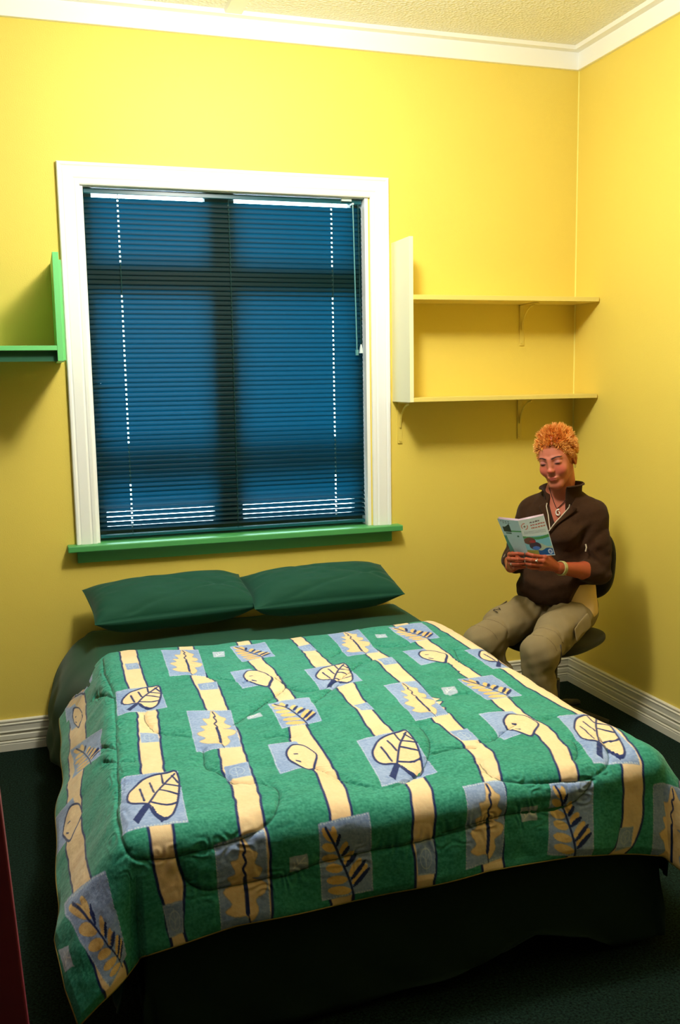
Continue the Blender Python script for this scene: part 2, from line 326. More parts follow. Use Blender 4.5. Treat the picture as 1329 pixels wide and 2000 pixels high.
# comforter print, in cloth coordinates (metres across, metres down)
STRIPES = [([(-0.235,0),(-0.2516,0.332),(-0.2443,0.4989),(-0.2662,0.5975),(-0.2388,0.8972),(-0.2443,1.0414),(-0.2498,1.2045),(-0.2443,1.362),(-0.2188,1.5004)],[(-0.155,0),(-0.1531,0.2447),(-0.1531,0.5767),(-0.1513,0.7),(-0.1549,0.8726),(-0.1677,0.975),(-0.1786,1.0376),(-0.1823,1.1931),(-0.1713,1.3753),(-0.1476,1.5763)]),([(0.0293,0.0304),(0.0312,0.3642),(0.0385,0.5008),(0.0476,0.6412),(0.0512,0.7455),(0.0421,0.92),(0.033,1.1931),(0.0239,1.436),(0.0239,1.5877),(0.0275,1.6465),(0.033,1.7129),(0.0421,1.7489),(0.0494,1.8115),(0.0567,1.8628)],[(0.0895,0.0474),(0.0895,0.2978),(0.0968,0.4913),(0.1078,0.6601),(0.1096,0.7474),(0.1005,0.9238),(0.0932,1.0945),(0.0877,1.214),(0.0804,1.4587),(0.0731,1.5896),(0.0749,1.6427),(0.0859,1.7091),(0.0822,1.7527),(0.0786,1.8172),(0.0877,1.8552)]),([(0.2537,0.0304),(0.2483,0.2485),(0.2537,0.4496),(0.2574,0.6032),(0.2592,0.7512),(0.2574,0.8726),(0.2519,1.0205),(0.2464,1.1306),(0.2355,1.2766),(0.241,1.3392),(0.23,1.5175),(0.2209,1.6218),(0.2282,1.711),(0.2264,1.8267)],[(0.3085,0.0379),(0.3066,0.2371),(0.3048,0.4306),(0.3212,0.5008),(0.3267,0.588),(0.3231,0.7588),(0.3176,0.9181),(0.3176,1.0357),(0.3066,1.1894),(0.3012,1.3221),(0.2902,1.4663),(0.2793,1.5801),(0.2793,1.6389),(0.2811,1.7015),(0.2756,1.8286)]),([(0.4854,0.0266),(0.48,0.2087),(0.4836,0.368),(0.4909,0.5975),(0.4836,0.8138),(0.4745,0.9503),(0.4635,1.0566),(0.4453,1.178),(0.4544,1.3734),(0.4435,1.5194),(0.4325,1.6124),(0.4362,1.6693),(0.4307,1.7546),(0.4198,1.7964),(0.4234,1.8134)],[(0.5383,0.0247),(0.5347,0.1821),(0.5347,0.332),(0.5456,0.4799),(0.5438,0.6393),(0.5383,0.8024),(0.5274,0.9428),(0.5128,1.0509),(0.5091,1.2197),(0.5073,1.3202),(0.5037,1.4151),(0.5,1.5118),(0.4836,1.601),(0.4818,1.675),(0.4781,1.7622),(0.4727,1.8039),(0.4727,1.8115)]),([(0.7117,0.0228),(0.7098,0.2181),(0.6934,0.4097),(0.6934,0.5349),(0.6952,0.6867),(0.6934,0.7663),(0.6879,0.9143),(0.6861,0.994),(0.6752,1.1343),(0.6733,1.2121),(0.6733,1.343),(0.6587,1.508),(0.6423,1.5953),(0.635,1.6541),(0.6332,1.6901),(0.6332,1.7603),(0.6332,1.8039)],[(0.7609,0.0228),(0.7609,0.1878),(0.7573,0.423),(0.7554,0.5899),(0.7554,0.7455),(0.7354,0.9314),(0.7263,1.0793),(0.7281,1.2083),(0.7226,1.3601),(0.7135,1.4948),(0.7007,1.5706),(0.6916,1.6294),(0.6861,1.692),(0.6806,1.766),(0.6752,1.7926)]),([(0.9215,0.0247),(0.9123,0.1935),(0.9215,0.3983),(0.9215,0.4894),(0.9105,0.6336),(0.9069,0.7701),(0.8904,0.9447),(0.8759,1.1438),(0.885,1.1799),(0.8886,1.2387),(0.8904,1.3221),(0.874,1.4454),(0.8503,1.5536),(0.8266,1.6294),(0.8193,1.6939),(0.8029,1.7679)],[(0.9762,0.0247),(0.9744,0.2523),(0.9762,0.3737),(0.9798,0.5179),(0.9689,0.7246),(0.9579,0.8479),(0.9415,0.9959),(0.9342,1.1116),(0.9671,0.9826),(0.9415,1.1154),(0.9397,1.2254),(0.9415,1.3259),(0.9324,1.4303),(0.905,1.5308),(0.8868,1.5972),(0.8759,1.6598),(0.8667,1.7034),(0.8594,1.766)]),([(1.1605,0.0285),(1.144,0.1802),(1.1422,0.3376),(1.1349,0.5141),(1.1459,0.6203),(1.1422,0.7341),(1.1513,0.6222),(1.1477,0.791),(1.1313,0.9257),(1.1221,1.03),(1.1112,1.1343),(1.1057,1.2614),(1.1039,1.3734),(1.0838,1.4701),(1.051,1.5687),(1.0419,1.6086),(1.04,1.6693),(1.04,1.7395),(1.0327,1.8002)],[(1.2188,0.0304),(1.2042,0.184),(1.1951,0.3358),(1.1969,0.4856),(1.1969,0.4932),(1.1933,0.6601),(1.1969,0.7853),(1.1933,0.9029),(1.186,1.0091),(1.1586,1.2045),(1.1623,1.3183),(1.1367,1.4644),(1.1039,1.5592),(1.0875,1.6181),(1.0966,1.6807),(1.0948,1.7508),(1.0838,1.8115)]),([(1.35,0.1005),(1.352,0.3528),(1.35,0.6051),(1.3557,0.7682),(1.3538,0.9238),(1.3502,1.0869),(1.3174,1.2557),(1.2681,1.4303),(1.2261,1.563),(1.2188,1.6086),(1.2134,1.6408),(1.2079,1.7034),(1.1988,1.7584),(1.1751,1.8077),(1.1495,1.8324)],[(1.408,0.1005),(1.41,0.3528),(1.408,0.6051),(1.4137,0.7682),(1.4118,0.9238),(1.4082,1.0869),(1.3754,1.2557),(1.3261,1.4303),(1.2841,1.563),(1.2768,1.6086),(1.2714,1.6408),(1.2659,1.7034),(1.2568,1.7584),(1.2331,1.8077),(1.2075,1.8324)]),([(1.57,0),(1.56,1.2),(1.48,1.5),(1.415,1.66),(1.41,1.9)],[(1.64,0),(1.63,1.2),(1.56,1.5),(1.5,1.66),(1.48,1.9)])]
PATCHES = [('oak',[(0.1808,0.0986),(0.3212,0.1233),(0.3066,0.4439),(0.1808,0.4344)]),('oak',[(0.1972,0.7796),(0.3304,0.8214),(0.3085,1.1343),(0.1862,1.1116)]),('oak',[(0.1589,1.6351),(0.2756,1.6162),(0.2756,1.8286),(0.1625,1.8343)]),('oak',[(0.8704,0.0228),(1.0036,0.0247),(0.9725,0.3813),(0.8503,0.368)]),('oak',[(0.8448,0.7891),(0.9652,0.7758),(0.9361,1.123),(0.8229,1.1419)]),('oak',[(0.7828,1.5744),(0.8941,1.5687),(0.8594,1.7698),(0.7573,1.7793)]),('oak',[(1.3,1.665),(1.45,1.66),(1.47,1.95),(1.27,1.93)]),('heart',[(-0.0072,0.5122),(0.1406,0.5065),(0.1443,0.7284),(-0.0108,0.736)]),('heart',[(-0.0254,1.214),(0.1224,1.2368),(0.1096,1.5782),(-0.0363,1.5668)]),('heart',[(0.646,0.5046),(0.8083,0.4799),(0.7938,0.7284),(0.6369,0.7626)]),('heart',[(0.615,1.2254),(0.7737,1.2064),(0.7573,1.4758),(0.5949,1.508)]),('heart',[(1.295,0.51),(1.44,0.51),(1.44,0.74),(1.3,0.74)]),('heart',[(1.2736,1.2235),(1.4,1.24),(1.3,1.61),(1.1787,1.58)]),('fern',[(0.4471,0.1081),(0.5949,0.0778),(0.5912,0.2864),(0.4562,0.3206)]),('fern',[(0.4489,0.8157),(0.5839,0.8176),(0.5657,1.0433),(0.4416,1.0528)]),('fern',[(0.3997,1.6199),(0.5292,1.6067),(0.5256,1.7964),(0.3979,1.8021)]),('fern',[(1.124,0.0683),(1.2663,0.0911),(1.2462,0.3263),(1.1221,0.3244)]),('fern',[(1.1075,0.7967),(1.2389,0.7967),(1.2426,1.0054),(1.1094,1.0262)]),('fern',[(1.0109,1.6067),(1.1294,1.6256),(1.1039,1.8191),(0.9798,1.7869)]),('fern',[(-0.27,0.0),(-0.09,0.01),(-0.1,0.17),(-0.27,0.19)]),('fern',[(-0.248,0.5235),(-0.0655,0.7588),(-0.0783,0.9598),(-0.2151,0.8536)]),('fern',[(-0.2662,1.4739),(-0.102,1.6086),(-0.133,1.8096),(-0.2024,1.8343)]),('oval',[(0.3924,0.4363),(0.4672,0.4173),(0.5128,0.5956),(0.3997,0.6393)]),('oval',[(0.3796,1.1495),(0.4581,1.159),(0.4763,1.3221),(0.365,1.3809)]),('oval',[(1.051,0.423),(1.1386,0.4192),(1.1696,0.5786),(1.051,0.6127)]),('oval',[(1.0273,1.1381),(1.1367,1.1438),(1.1221,1.3278),(1.0072,1.3487)]),('oval',[(-0.2717,0.055),(-0.2133,0.1271),(-0.1805,0.4192),(-0.2407,0.3509)]),('oval',[(-0.31,0.9484),(-0.2097,0.9997),(-0.2005,1.2045),(-0.31,1.1761)]),('small',[(0.0385,0.2352),(0.0841,0.239),(0.0877,0.3244),(0.0421,0.3244)]),('small',[(0.0458,0.92),(0.0968,0.9276),(0.095,1.0091),(0.0439,0.9997)]),('small',[(0.0385,1.7508),(0.0822,1.747),(0.0804,1.8191),(0.0494,1.8248)]),('small',[(0.2629,0.5349),(0.3304,0.5368),(0.3249,0.6108),(0.2647,0.6013)]),('small',[(0.241,1.2482),(0.3066,1.2463),(0.2975,1.3525),(0.2355,1.3354)]),('small',[(0.7062,0.1688),(0.7609,0.1612),(0.7646,0.2523),(0.708,0.2523)]),('small',[(0.6934,0.939),(0.7408,0.9333),(0.739,1.0148),(0.6971,1.0129)]),('small',[(0.6369,1.6939),(0.6861,1.6939),(0.6806,1.7736),(0.6369,1.7736)]),('small',[(0.9306,0.4723),(0.989,0.4761),(0.978,0.5691),(0.9269,0.571)]),('small',[(0.8904,1.233),(0.9488,1.2292),(0.9452,1.3202),(0.8941,1.3145)]),('small',[(1.1933,1.7622),(1.2334,1.766),(1.2225,1.8172),(1.1714,1.821)]),('tiny',[(0.3705,0.1631),(0.4161,0.1669),(0.4088,0.2257),(0.365,0.2333)]),('tiny',[(0.3668,0.884),(0.4088,0.8859),(0.4106,0.9295),(0.365,0.9257)]),('tiny',[(1.04,0.1385),(1.0838,0.1461),(1.0747,0.2011),(1.0309,0.1973)]),('tiny',[(1.0145,0.8764),(1.0656,0.8631),(1.0546,0.92),(1.009,0.9295)]),('tiny',[(1.0163,0.8726),(1.0692,0.8612),(1.0565,0.9181),(1.0072,0.9238)]),('tiny',[(0.9215,1.656),(0.9689,1.6598),(0.9634,1.6958),(0.9215,1.692)]),('tiny',[(0.3267,1.6863),(0.3687,1.6825),(0.3723,1.7205),(0.3267,1.7243)]),('tiny',[(-0.3027,1.6199),(-0.268,1.6541),(-0.2644,1.7224),(-0.2972,1.7072)])]
STITCH = [[(-0.04,0.0285),(-0.04,0.2485),(-0.0163,0.5027),(-0.0163,0.736),(-0.0236,0.9674),(-0.0345,1.1761),(-0.0327,1.1268),(-0.0436,1.3753),(-0.0436,1.5118),(-0.0382,1.601),(-0.0181,1.6351),(0.0184,1.6446),(0.0676,1.6503),(0.1151,1.6446),(0.1589,1.6408),(0.2245,1.6313),(0.2811,1.6086),(0.3139,1.5725),(0.3377,1.4929),(0.334,1.4416),(0.303,1.4037),(0.2501,1.3658),(0.2318,1.2956),(0.1972,1.2197),(0.2008,1.1552),(0.2063,1.0964)],[(0.0786,1.6541),(0.0822,1.6882),(0.1023,1.7167),(0.1352,1.7357),(0.1826,1.7376),(0.2355,1.7357),(0.2829,1.73),(0.2847,1.7338),(0.3304,1.73),(0.3906,1.7129),(0.4508,1.7091),(0.5256,1.7015),(0.6332,1.6958),(0.7281,1.6863),(0.8375,1.675),(0.7098,1.6825),(0.7883,1.6731),(0.8704,1.6674),(0.9452,1.6731),(0.9944,1.6788),(1.0565,1.6769),(1.1003,1.6541),(1.1294,1.6237)],[(-0.102,0.3661),(-0.0345,0.5122),(-0.0144,0.552)],[(-0.0765,1.0054),(-0.0327,1.0793),(0.0147,1.1116)],[(-0.0801,0.8859),(-0.029,0.9921)],[(0.0713,0.7436),(0.0695,0.8157),(0.0877,0.9029),(0.1279,0.9503),(0.1844,0.9864)],[(0.3048,0.4515),(0.3468,0.4856),(0.3814,0.5197),(0.4216,0.5558)],[(0.3176,0.9352),(0.3687,0.8745),(0.4307,0.81),(0.4873,0.7474)],[(0.3176,0.9409),(0.4033,0.8441),(0.4781,0.7569),(0.542,0.6601),(0.5347,0.5254)],[(0.5475,0.6639),(0.5657,0.7151),(0.604,0.7531),(0.6569,0.736),(0.7354,0.6563),(0.854,0.5065),(0.9215,0.4496)],[(0.5858,0.8669),(0.7117,0.717)],[(0.7938,0.3471),(0.8485,0.2807)],[(0.4617,1.3411),(0.4909,1.4113),(0.5292,1.4739),(0.5912,1.5137),(0.6515,1.5004),(0.7171,1.4511),(0.7755,1.3658),(0.8156,1.2652),(0.8248,1.1723)],[(0.7755,1.3658),(0.8321,1.3544),(0.8722,1.3563)],[(1.0036,0.2959),(1.051,0.3263),(1.0948,0.3452)],[(0.3869,1.0907),(0.4234,1.0869),(0.4544,1.1097)],[(0.8777,1.4701),(0.8759,1.5289),(0.8959,1.5706),(0.9598,1.5972),(1.0273,1.6086),(1.0948,1.6199),(1.1513,1.6105),(1.1896,1.5858),(1.2316,1.508),(1.259,1.4265)],[(0.8102,1.3601),(0.8686,1.3487),(0.916,1.3639)],[(0.9361,1.3316),(0.9744,1.3316),(1.0346,1.288),(1.0911,1.2557)],[(1.1148,1.5384),(1.1495,1.4985),(1.1823,1.4227)],[(1.0273,0.9295),(1.082,0.9333)],[(1.1823,1.2387),(1.2353,1.2311)],[(1.2407,0.4761),(1.2042,0.6203),(1.2261,0.7113)]]
MOTIF = {'heart_outline':[(0.961,0.004),(0.988,0.215),(0.934,0.521),(0.821,0.827),(0.731,0.92),(0.638,0.939),(0.531,0.872),(0.473,0.772),(0.444,0.676),(0.346,0.647),(0.198,0.624),(0.121,0.521),(0.13,0.378),(0.206,0.271),(0.377,0.118),(0.619,0.044),(0.807,0.022)],'heart_veins':[[(0.933,0.056),(0.649,0.351),(0.439,0.654)],[(0.878,0.09),(0.964,0.256)],[(0.738,0.263),(0.993,0.343)],[(0.642,0.385),(0.924,0.509)],[(0.486,0.627),(0.721,0.682),(0.894,0.648)],[(0.703,0.052),(0.708,0.241)],[(0.492,0.195),(0.54,0.431)],[(0.321,0.303),(0.373,0.594)]],'heart_stem':[(0.397,0.642),(0.48,0.686),(0.371,0.813),(0.258,0.951),(0.184,0.872)],'heart_shade':[(0.472,0.684),(0.521,0.889),(0.6,0.978),(0.756,0.908),(0.656,0.91),(0.555,0.829),(0.505,0.714)],'fern_rib':[(0.136,0.066),(0.303,0.307),(0.453,0.584),(0.573,0.838),(0.634,1.063)],'fern_navy':[[(0.336,0.323),(0.4,0.162)],[(0.443,0.49),(0.591,0.355)],[(0.492,0.618),(0.743,0.494)],[(0.582,0.804),(0.893,0.582)],[(0.621,0.898),(0.955,0.69)]],'fern_tan':[[(0.307,0.262),(0.272,0.064)],[(0.405,0.442),(0.544,0.293)],[(0.478,0.576),(0.687,0.448)],[(0.551,0.752),(0.808,0.557)],[(0.607,0.855),(0.916,0.644)],[(0.275,0.234),(0.068,0.067)],[(0.333,0.357),(0.049,0.273)],[(0.374,0.491),(0.044,0.44)],[(0.449,0.635),(0.108,0.578)],[(0.524,0.788),(0.11,0.743)],[(0.583,0.94),(0.133,0.877)]],'oak_outline':[(0.525,0.031),(0.617,0.047),(0.713,0.158),(0.834,0.22),(0.764,0.323),(0.901,0.397),(0.834,0.481),(0.703,0.483),(0.967,0.575),(0.917,0.672),(0.744,0.722),(0.782,0.845),(0.635,0.955),(0.532,0.877),(0.302,0.859),(0.116,0.78),(0.265,0.712),(0.111,0.559),(0.297,0.509),(0.214,0.41),(0.383,0.381),(0.3,0.239),(0.457,0.222)],'oak_rib':[(0.56,0.048),(0.6,0.16),(0.557,0.195),(0.6,0.287),(0.534,0.351),(0.585,0.438),(0.558,0.493)],'oak_ribfat':[(0.561,0.473),(0.577,0.625),(0.568,0.839)],'oak_tail':[(0.568,0.839),(0.61,0.995)],'oval_outline':[(0.776,0.177),(1.109,0.285),(1.227,0.512),(1.228,0.807),(0.883,1.016),(0.685,1.118),(0.535,0.994),(0.433,0.86),(0.337,0.693),(0.368,0.48),(0.547,0.293)],'oval_marks':[[(0.566,0.551),(0.674,0.568)],[(0.491,0.772),(0.58,0.835)]]}
def pt_in_poly(X, Y, poly):
    inside = np.zeros(X.shape, bool); n = len(poly)
    for i in range(n):
        x0, y0 = poly[i]; x1, y1 = poly[(i+1) % n]
        if y0 == y1: continue
        c = ((y0 > Y) != (y1 > Y)) & (X < (x1-x0)*(Y-y0)/(y1-y0)+x0)
        inside ^= c
    return inside
def dist_line(X, Y, pts, closed=False):
    d = np.full(X.shape, 1e9); n = len(pts)
    for i in range(n if closed else n-1):
        x0, y0 = pts[i]; x1, y1 = pts[(i+1) % n]; dx, dy = x1-x0, y1-y0; L2 = dx*dx+dy*dy+1e-12
        t = np.clip(((X-x0)*dx+(Y-y0)*dy)/L2, 0, 1)
        d = np.minimum(d, np.hypot(X-x0-t*dx, Y-y0-t*dy))
    return d
def smooth_line(pts, k=4, closed=False):
    """Catmull-Rom resample"""
    P_ = [np.array(p, float) for p in pts]; n = len(P_); out = []
    for i in range(n if closed else n-1):
        if closed: p0, p1, p2, p3 = P_[i-1], P_[i], P_[(i+1) % n], P_[(i+2) % n]
        else: p0, p1, p2, p3 = P_[max(i-1, 0)], P_[i], P_[i+1], P_[min(i+2, n-1)]
        for j in range(k):
            t = j/k; out.append(tuple(.5*((2*p1)+(-p0+p2)*t+(2*p0-5*p1+4*p2-p3)*t*t+(-p0+3*p1-3*p2+p3)*t**3)))
    if not closed: out.append(tuple(P_[-1]))
    return out
def vnoise(X, Y, s, seed=0):
    """smooth value noise at scale s (cells per metre)"""
    r_ = np.random.default_rng(seed); G = r_.random((256, 256))
    x = X*s; y = Y*s; xi = np.floor(x).astype(int); yi = np.floor(y).astype(int); fx = x-xi; fy = y-yi
    fx = fx*fx*(3-2*fx); fy = fy*fy*(3-2*fy)
    g = lambda i, j: G[(xi+i) % 256, (yi+j) % 256]
    return (g(0,0)*(1-fx)+g(1,0)*fx)*(1-fy)+(g(0,1)*(1-fx)+g(1,1)*fx)*fy
def hom_inv(q):
    A = []; b_ = []
    for (x, y), (u, v) in zip(q, [(0,0),(1,0),(1,1),(0,1)]):
        A += [[x,y,1,0,0,0,-u*x,-u*y],[0,0,0,x,y,1,-v*x,-v*y]]; b_ += [u, v]
    return np.append(np.linalg.solve(np.array(A, float), np.array(b_, float)), 1).reshape(3, 3)

NA, NB = 1010, 960
ga = np.linspace(-ALW, DW+ARW, NA); gt = np.linspace(0, 1, NB)
GA = np.repeat(ga[:, None], NB, 1); GB = gt[None, :]*(DL+front_hang(ga))[:, None]
C_GREEN, C_GREEN2 = np.array(lin((28, 130, 108))), np.array(lin((74, 172, 148)))
C_CREAM, C_CREAM2 = np.array(lin((248, 208, 158))), np.array(lin((252, 226, 182)))
C_NAVY, C_DENIM, C_DENIM2, C_PALE = np.array(lin((24, 44, 104))), np.array(lin((112, 140, 196))), np.array(lin((176, 196, 232))), np.array(lin((205, 220, 230)))
C_TAN, C_TAN2 = np.array(lin((226, 176, 98))), np.array(lin((246, 214, 146)))
weave = .6*vnoise(GA, GB, 260, 1)+.4*vnoise(GA*1.0, GB*4, 95, 2)
blot = vnoise(GA, GB, 16, 3)
def mixc(c0, c1, w_): return c0+(c1-c0)*w_[..., None]
COLR = mixc(C_GREEN, C_GREEN2, np.clip(1.25*(weave-.5)+.22*blot+.28, 0, 1))
def sub(poly, pad):
    xs_ = [p[0] for p in poly]; ys_ = [p[1] for p in poly]
    i0 = max(0, np.searchsorted(ga, min(xs_)-pad)-1); i1 = min(NA, np.searchsorted(ga, max(xs_)+pad)+1)
    bmax = DL+.34
    j0 = max(0, int((min(ys_)-pad)/bmax*NB)-4); j1 = min(NB, int((max(ys_)+pad)/DL*NB)+6)
    return slice(i0, i1), slice(j0, j1)
def paint(sl, m, col):
    m = np.clip(m, 0, 1)[..., None]; COLR[sl] = COLR[sl]*(1-m)+col*m
def aa(d, w_): return np.clip((w_-d)/.0018+.5, 0, 1)
def wob(p, seed):
    return p
for k, (Lp, Rp) in enumerate(STRIPES):
    if k == 7: Lp, Rp = [[(a_-.058*np.clip((1.3-b_)/.25, 0, 1), b_) for a_, b_ in q_] for q_ in (Lp, Rp)]
    Ls = smooth_line(Lp, 3); Rs = smooth_line(Rp, 3)
    Ls = Ls+[(Ls[-1][0], 2.2)]; Rs = Rs+[(Rs[-1][0], 2.2)]
    if k < 8: Ls = [(Ls[0][0], -.02)]+Ls; Rs = [(Rs[0][0], -.02)]+Rs
    lb = np.array([q[1] for q in Ls]); la = np.array([q[0] for q in Ls]); rb = np.array([q[1] for q in Rs]); ra = np.array([q[0] for q in Rs])
    o1 = np.argsort(lb); o2 = np.argsort(rb)
    jit = .004*(vnoise(GA*0+k, GB, 30, 5)-.5)
    LA = np.interp(GB, lb[o1], la[o1])+jit; RA = np.interp(GB, rb[o2], ra[o2])+jit
    sd = np.minimum(GA-LA, RA-GA)              # >0 inside
    full = (slice(None), slice(None))
    paint(full, aa(-sd, .0052), C_NAVY)
    paint(full, np.clip((sd-.0006)/.0018, 0, 1), mixc(C_CREAM, C_CREAM2, np.clip(weave*.6+blot*.5, 0, 1)))
def ell(X, Y, p, q, wd):
    cx_, cy_ = (p[0]+q[0])/2, (p[1]+q[1])/2; dx, dy = q[0]-p[0], q[1]-p[1]; L_ = math.hypot(dx, dy)/2+1e-9
    ux, uy = dx/L_/2, dy/L_/2
    s_ = (X-cx_)*ux+(Y-cy_)*uy; t_ = -(X-cx_)*uy+(Y-cy_)*ux
    return (s_/L_)**2+(t_/wd)**2 < 1
for kind, q in PATCHES:
    if kind == 'heart' and q[0][0] > 1.25: q = [(a_-.03, b_) for a_, b_ in q]
    sl = sub(q, .06 if kind in ('oval', 'heart') else .012)
    X, Y = GA[sl], GB[sl]
    if X.size == 0: continue
    H = hom_inv(q); w_ = H[2, 0]*X+H[2, 1]*Y+H[2, 2]
    U = (H[0, 0]*X+H[0, 1]*Y+H[0, 2])/w_; V = (H[1, 0]*X+H[1, 1]*Y+H[1, 2])/w_
    sz = math.sqrt(abs(sum(q[i][0]*q[(i+1) % 4][1]-q[(i+1) % 4][0]*q[i][1] for i in range(4))/2))
    edge = np.minimum(np.minimum(U, 1-U), np.minimum(V, 1-V))*sz + .0015*(vnoise(X, Y, 120, 9)-.5)
    inside = np.clip(edge/.0016+.5, 0, 1)
    den = mixc(C_DENIM, C_DENIM2, np.clip(weave[sl]*.75+.35*blot[sl]-.05, 0, 1))
    if kind == 'tiny': den = den*.35+C_PALE*.65*(.7+.3*weave[sl][..., None])
    paint(sl, inside, den)
    if kind in ('oak', 'heart', 'fern', 'oval'):
        along = np.where(np.minimum(U, 1-U) < np.minimum(V, 1-V), Y, X)
        dash = (np.sin(along*900) > -.3)
        paint(sl, ((edge > .001) & (edge < .0038) & dash)*.75, C_PALE)
    L_ = lambda pts, th, closed=False: aa(dist_line(U, V, pts, closed)*sz, th)
    cream = mixc(C_CREAM, C_CREAM2, np.clip(weave[sl], 0, 1)); tan = mixc(C_TAN, C_TAN2, np.clip(weave[sl]*.5+blot[sl]*.6, 0, 1))
    if kind == 'heart':
        o_ = smooth_line(MOTIF['heart_outline'], 3, True)
        paint(sl, pt_in_poly(U, V, o_)*1.0, cream); paint(sl, L_(o_, .0042, True), C_NAVY)
        for v_ in MOTIF['heart_veins']: paint(sl, L_(smooth_line(v_, 3), .0040), C_NAVY)
        paint(sl, pt_in_poly(U, V, MOTIF['heart_stem'])*1.0, C_NAVY); paint(sl, pt_in_poly(U, V, MOTIF['heart_shade'])*1.0, C_NAVY)
    elif kind == 'fern':
        for p in MOTIF['fern_tan']: paint(sl, ell(U, V, p[0], p[1], .058)*1.0, tan); paint(sl, (ell(U, V, p[0], p[1], .064) & ~ell(U, V, p[0], p[1], .055))*.35, C_TAN*.6)
        for p in MOTIF['fern_navy']: paint(sl, ell(U, V, p[0], p[1], .036)*1.0, C_NAVY)
        paint(sl, L_(smooth_line(MOTIF['fern_rib'], 4), .0034), C_NAVY)
    elif kind == 'oak':
        o_ = smooth_line(MOTIF['oak_outline'], 3, True)
        paint(sl, pt_in_poly(U, V, o_)*1.0, tan*.35+cream*.65); paint(sl, L_(o_, .0012, True)*.45, C_TAN*.6)
        paint(sl, L_(smooth_line(MOTIF['oak_rib'], 4), .0034), C_NAVY); paint(sl, L_(MOTIF['oak_ribfat'], .0066), C_NAVY); paint(sl, L_(MOTIF['oak_tail'], .0022), C_NAVY)
    elif kind == 'oval':
        o_ = smooth_line(MOTIF['oval_outline'], 3, True)
        paint(sl, pt_in_poly(U, V, o_)*1.0, cream); paint(sl, L_(o_, .0042, True), C_NAVY)
        for v_ in MOTIF['oval_marks']: paint(sl, L_(v_, .0028), C_NAVY)
    elif kind == 'small':
        r2 = np.hypot((U-.5)*1.0, (V-.5)*1.0)
        paint(sl, aa(np.abs(r2-.30)*sz, .0010)*.75, C_PALE); paint(sl, L_([(.5, .15), (.5, .92)], .0009)*.75, C_PALE)
        paint(sl, L_([(.32, .38), (.5, .55), (.68, .38)], .0009)*.6, C_PALE)
        paint(sl, ((edge > .0008) & (edge < .0026))*.45, C_PALE)
    elif kind == 'tiny':
        for p in ([(.2, .8), (.85, .2)], [(.45, .55), (.4, .2)], [(.5, .5), (.9, .6)], [(.3, .7), (.25, .4)]): paint(sl, L_(p, .0014)*.8, np.array((.9, .93, .95)))
# quilting
dst = np.full(GA.shape, .2)
for k, pl in enumerate(STITCH):
    pl = [p for i, p in enumerate(pl) if i == 0 or math.hypot(p[0]-pl[i-1][0], p[1]-pl[i-1][1]) < .35]
    if len(pl) < 2: continue
    ps = smooth_line(pl, 4); sl = sub(ps, .12)
    dst[sl] = np.minimum(dst[sl], dist_line(GA[sl], GB[sl], ps))
paint((slice(None), slice(None)), aa(dst, .0015)*.85, C_GREEN*.25)
puff = -.0040*np.exp(-(dst/.005)**2) - .0075*np.exp(-(dst/.028)**1.3)
puff += .0016*np.sin(3*vnoise(GA, GB, 30, 12)*6.28)*np.exp(-(dst/.03)**2)
puff += .012*(vnoise(GA, GB, 5.5, 21)-.5)+.006*(vnoise(GA, GB, 13, 22)-.5)+.0022*(vnoise(GA, GB, 34, 23)-.5)+.0005*(vnoise(GA, GB, 150, 24)-.5)
bx, by, bz = duvet_xyz(GA, GB)
Pn = np.stack([bx, by, bz], -1)
def grid_normals(Pn):
    du = np.gradient(Pn, axis=0); dv = np.gradient(Pn, axis=1); N = np.cross(dv, du); N /= np.linalg.norm(N, axis=-1, keepdims=True)+1e-12
    if N[N.shape[0]//2, N.shape[1]//2, 2] < 0: N = -N
    return N
Nn = grid_normals(Pn)
hem = np.minimum(np.minimum(np.arange(NA)[:, None], NA-1-np.arange(NA)[:, None])*(ga[1]-ga[0]), np.minimum(np.arange(NB)[None, :], NB-1-np.arange(NB)[None, :])*.0019)
thick = .006*np.sqrt(np.clip(hem/.02, 0, 1))
Pt = Pn + Nn*(puff*np.clip(hem/.02, 0, 1)+thick)[..., None]
idx = np.arange(NA*NB).reshape(NA, NB)
quads = np.stack([idx[:-1, :-1], idx[:-1, 1:], idx[1:, 1:], idx[1:, :-1]], -1).reshape(-1, 4)
m_duvet = bpy.data.materials.new('comforter_print'); m_duvet.use_nodes = True
nt = m_duvet.node_tree; b = nt.nodes['Principled BSDF']; b.inputs['Roughness'].default_value = .78; b.inputs['Specular IOR Level'].default_value = .25; b.inputs['Sheen Weight'].default_value = .15
at_ = nt.nodes.new('ShaderNodeAttribute'); at_.attribute_name = 'print'; nt.links.new(at_.outputs['Color'], b.inputs['Base Color'])
tc = nt.nodes.new('ShaderNodeTexCoord'); nz = nt.nodes.new('ShaderNodeTexNoise'); nz.inputs['Scale'].default_value = 480; bp = nt.nodes.new('ShaderNodeBump'); bp.inputs['Strength'].default_value = .35; bp.inputs['Distance'].default_value = .001
nt.links.new(tc.outputs['Object'], nz.inputs['Vector']); nt.links.new(nz.outputs['Fac'], bp.inputs['Height']); nt.links.new(bp.outputs['Normal'], b.inputs['Normal'])
dv_root = empty('comforter', (-.1, -1.3, .5), 'green quilted comforter with cream stripes and blue leaf patches on the bed', 'comforter')
dvo = np_mesh('quilted_top', Pt.reshape(-1, 3), quads, m_duvet, dv_root)
at = dvo.data.color_attributes.new('print', 'FLOAT_COLOR', 'POINT')
at.data.foreach_set('color', np.concatenate([COLR.reshape(-1, 3), np.ones((NA*NB, 1))], 1).astype(np.float32).ravel())
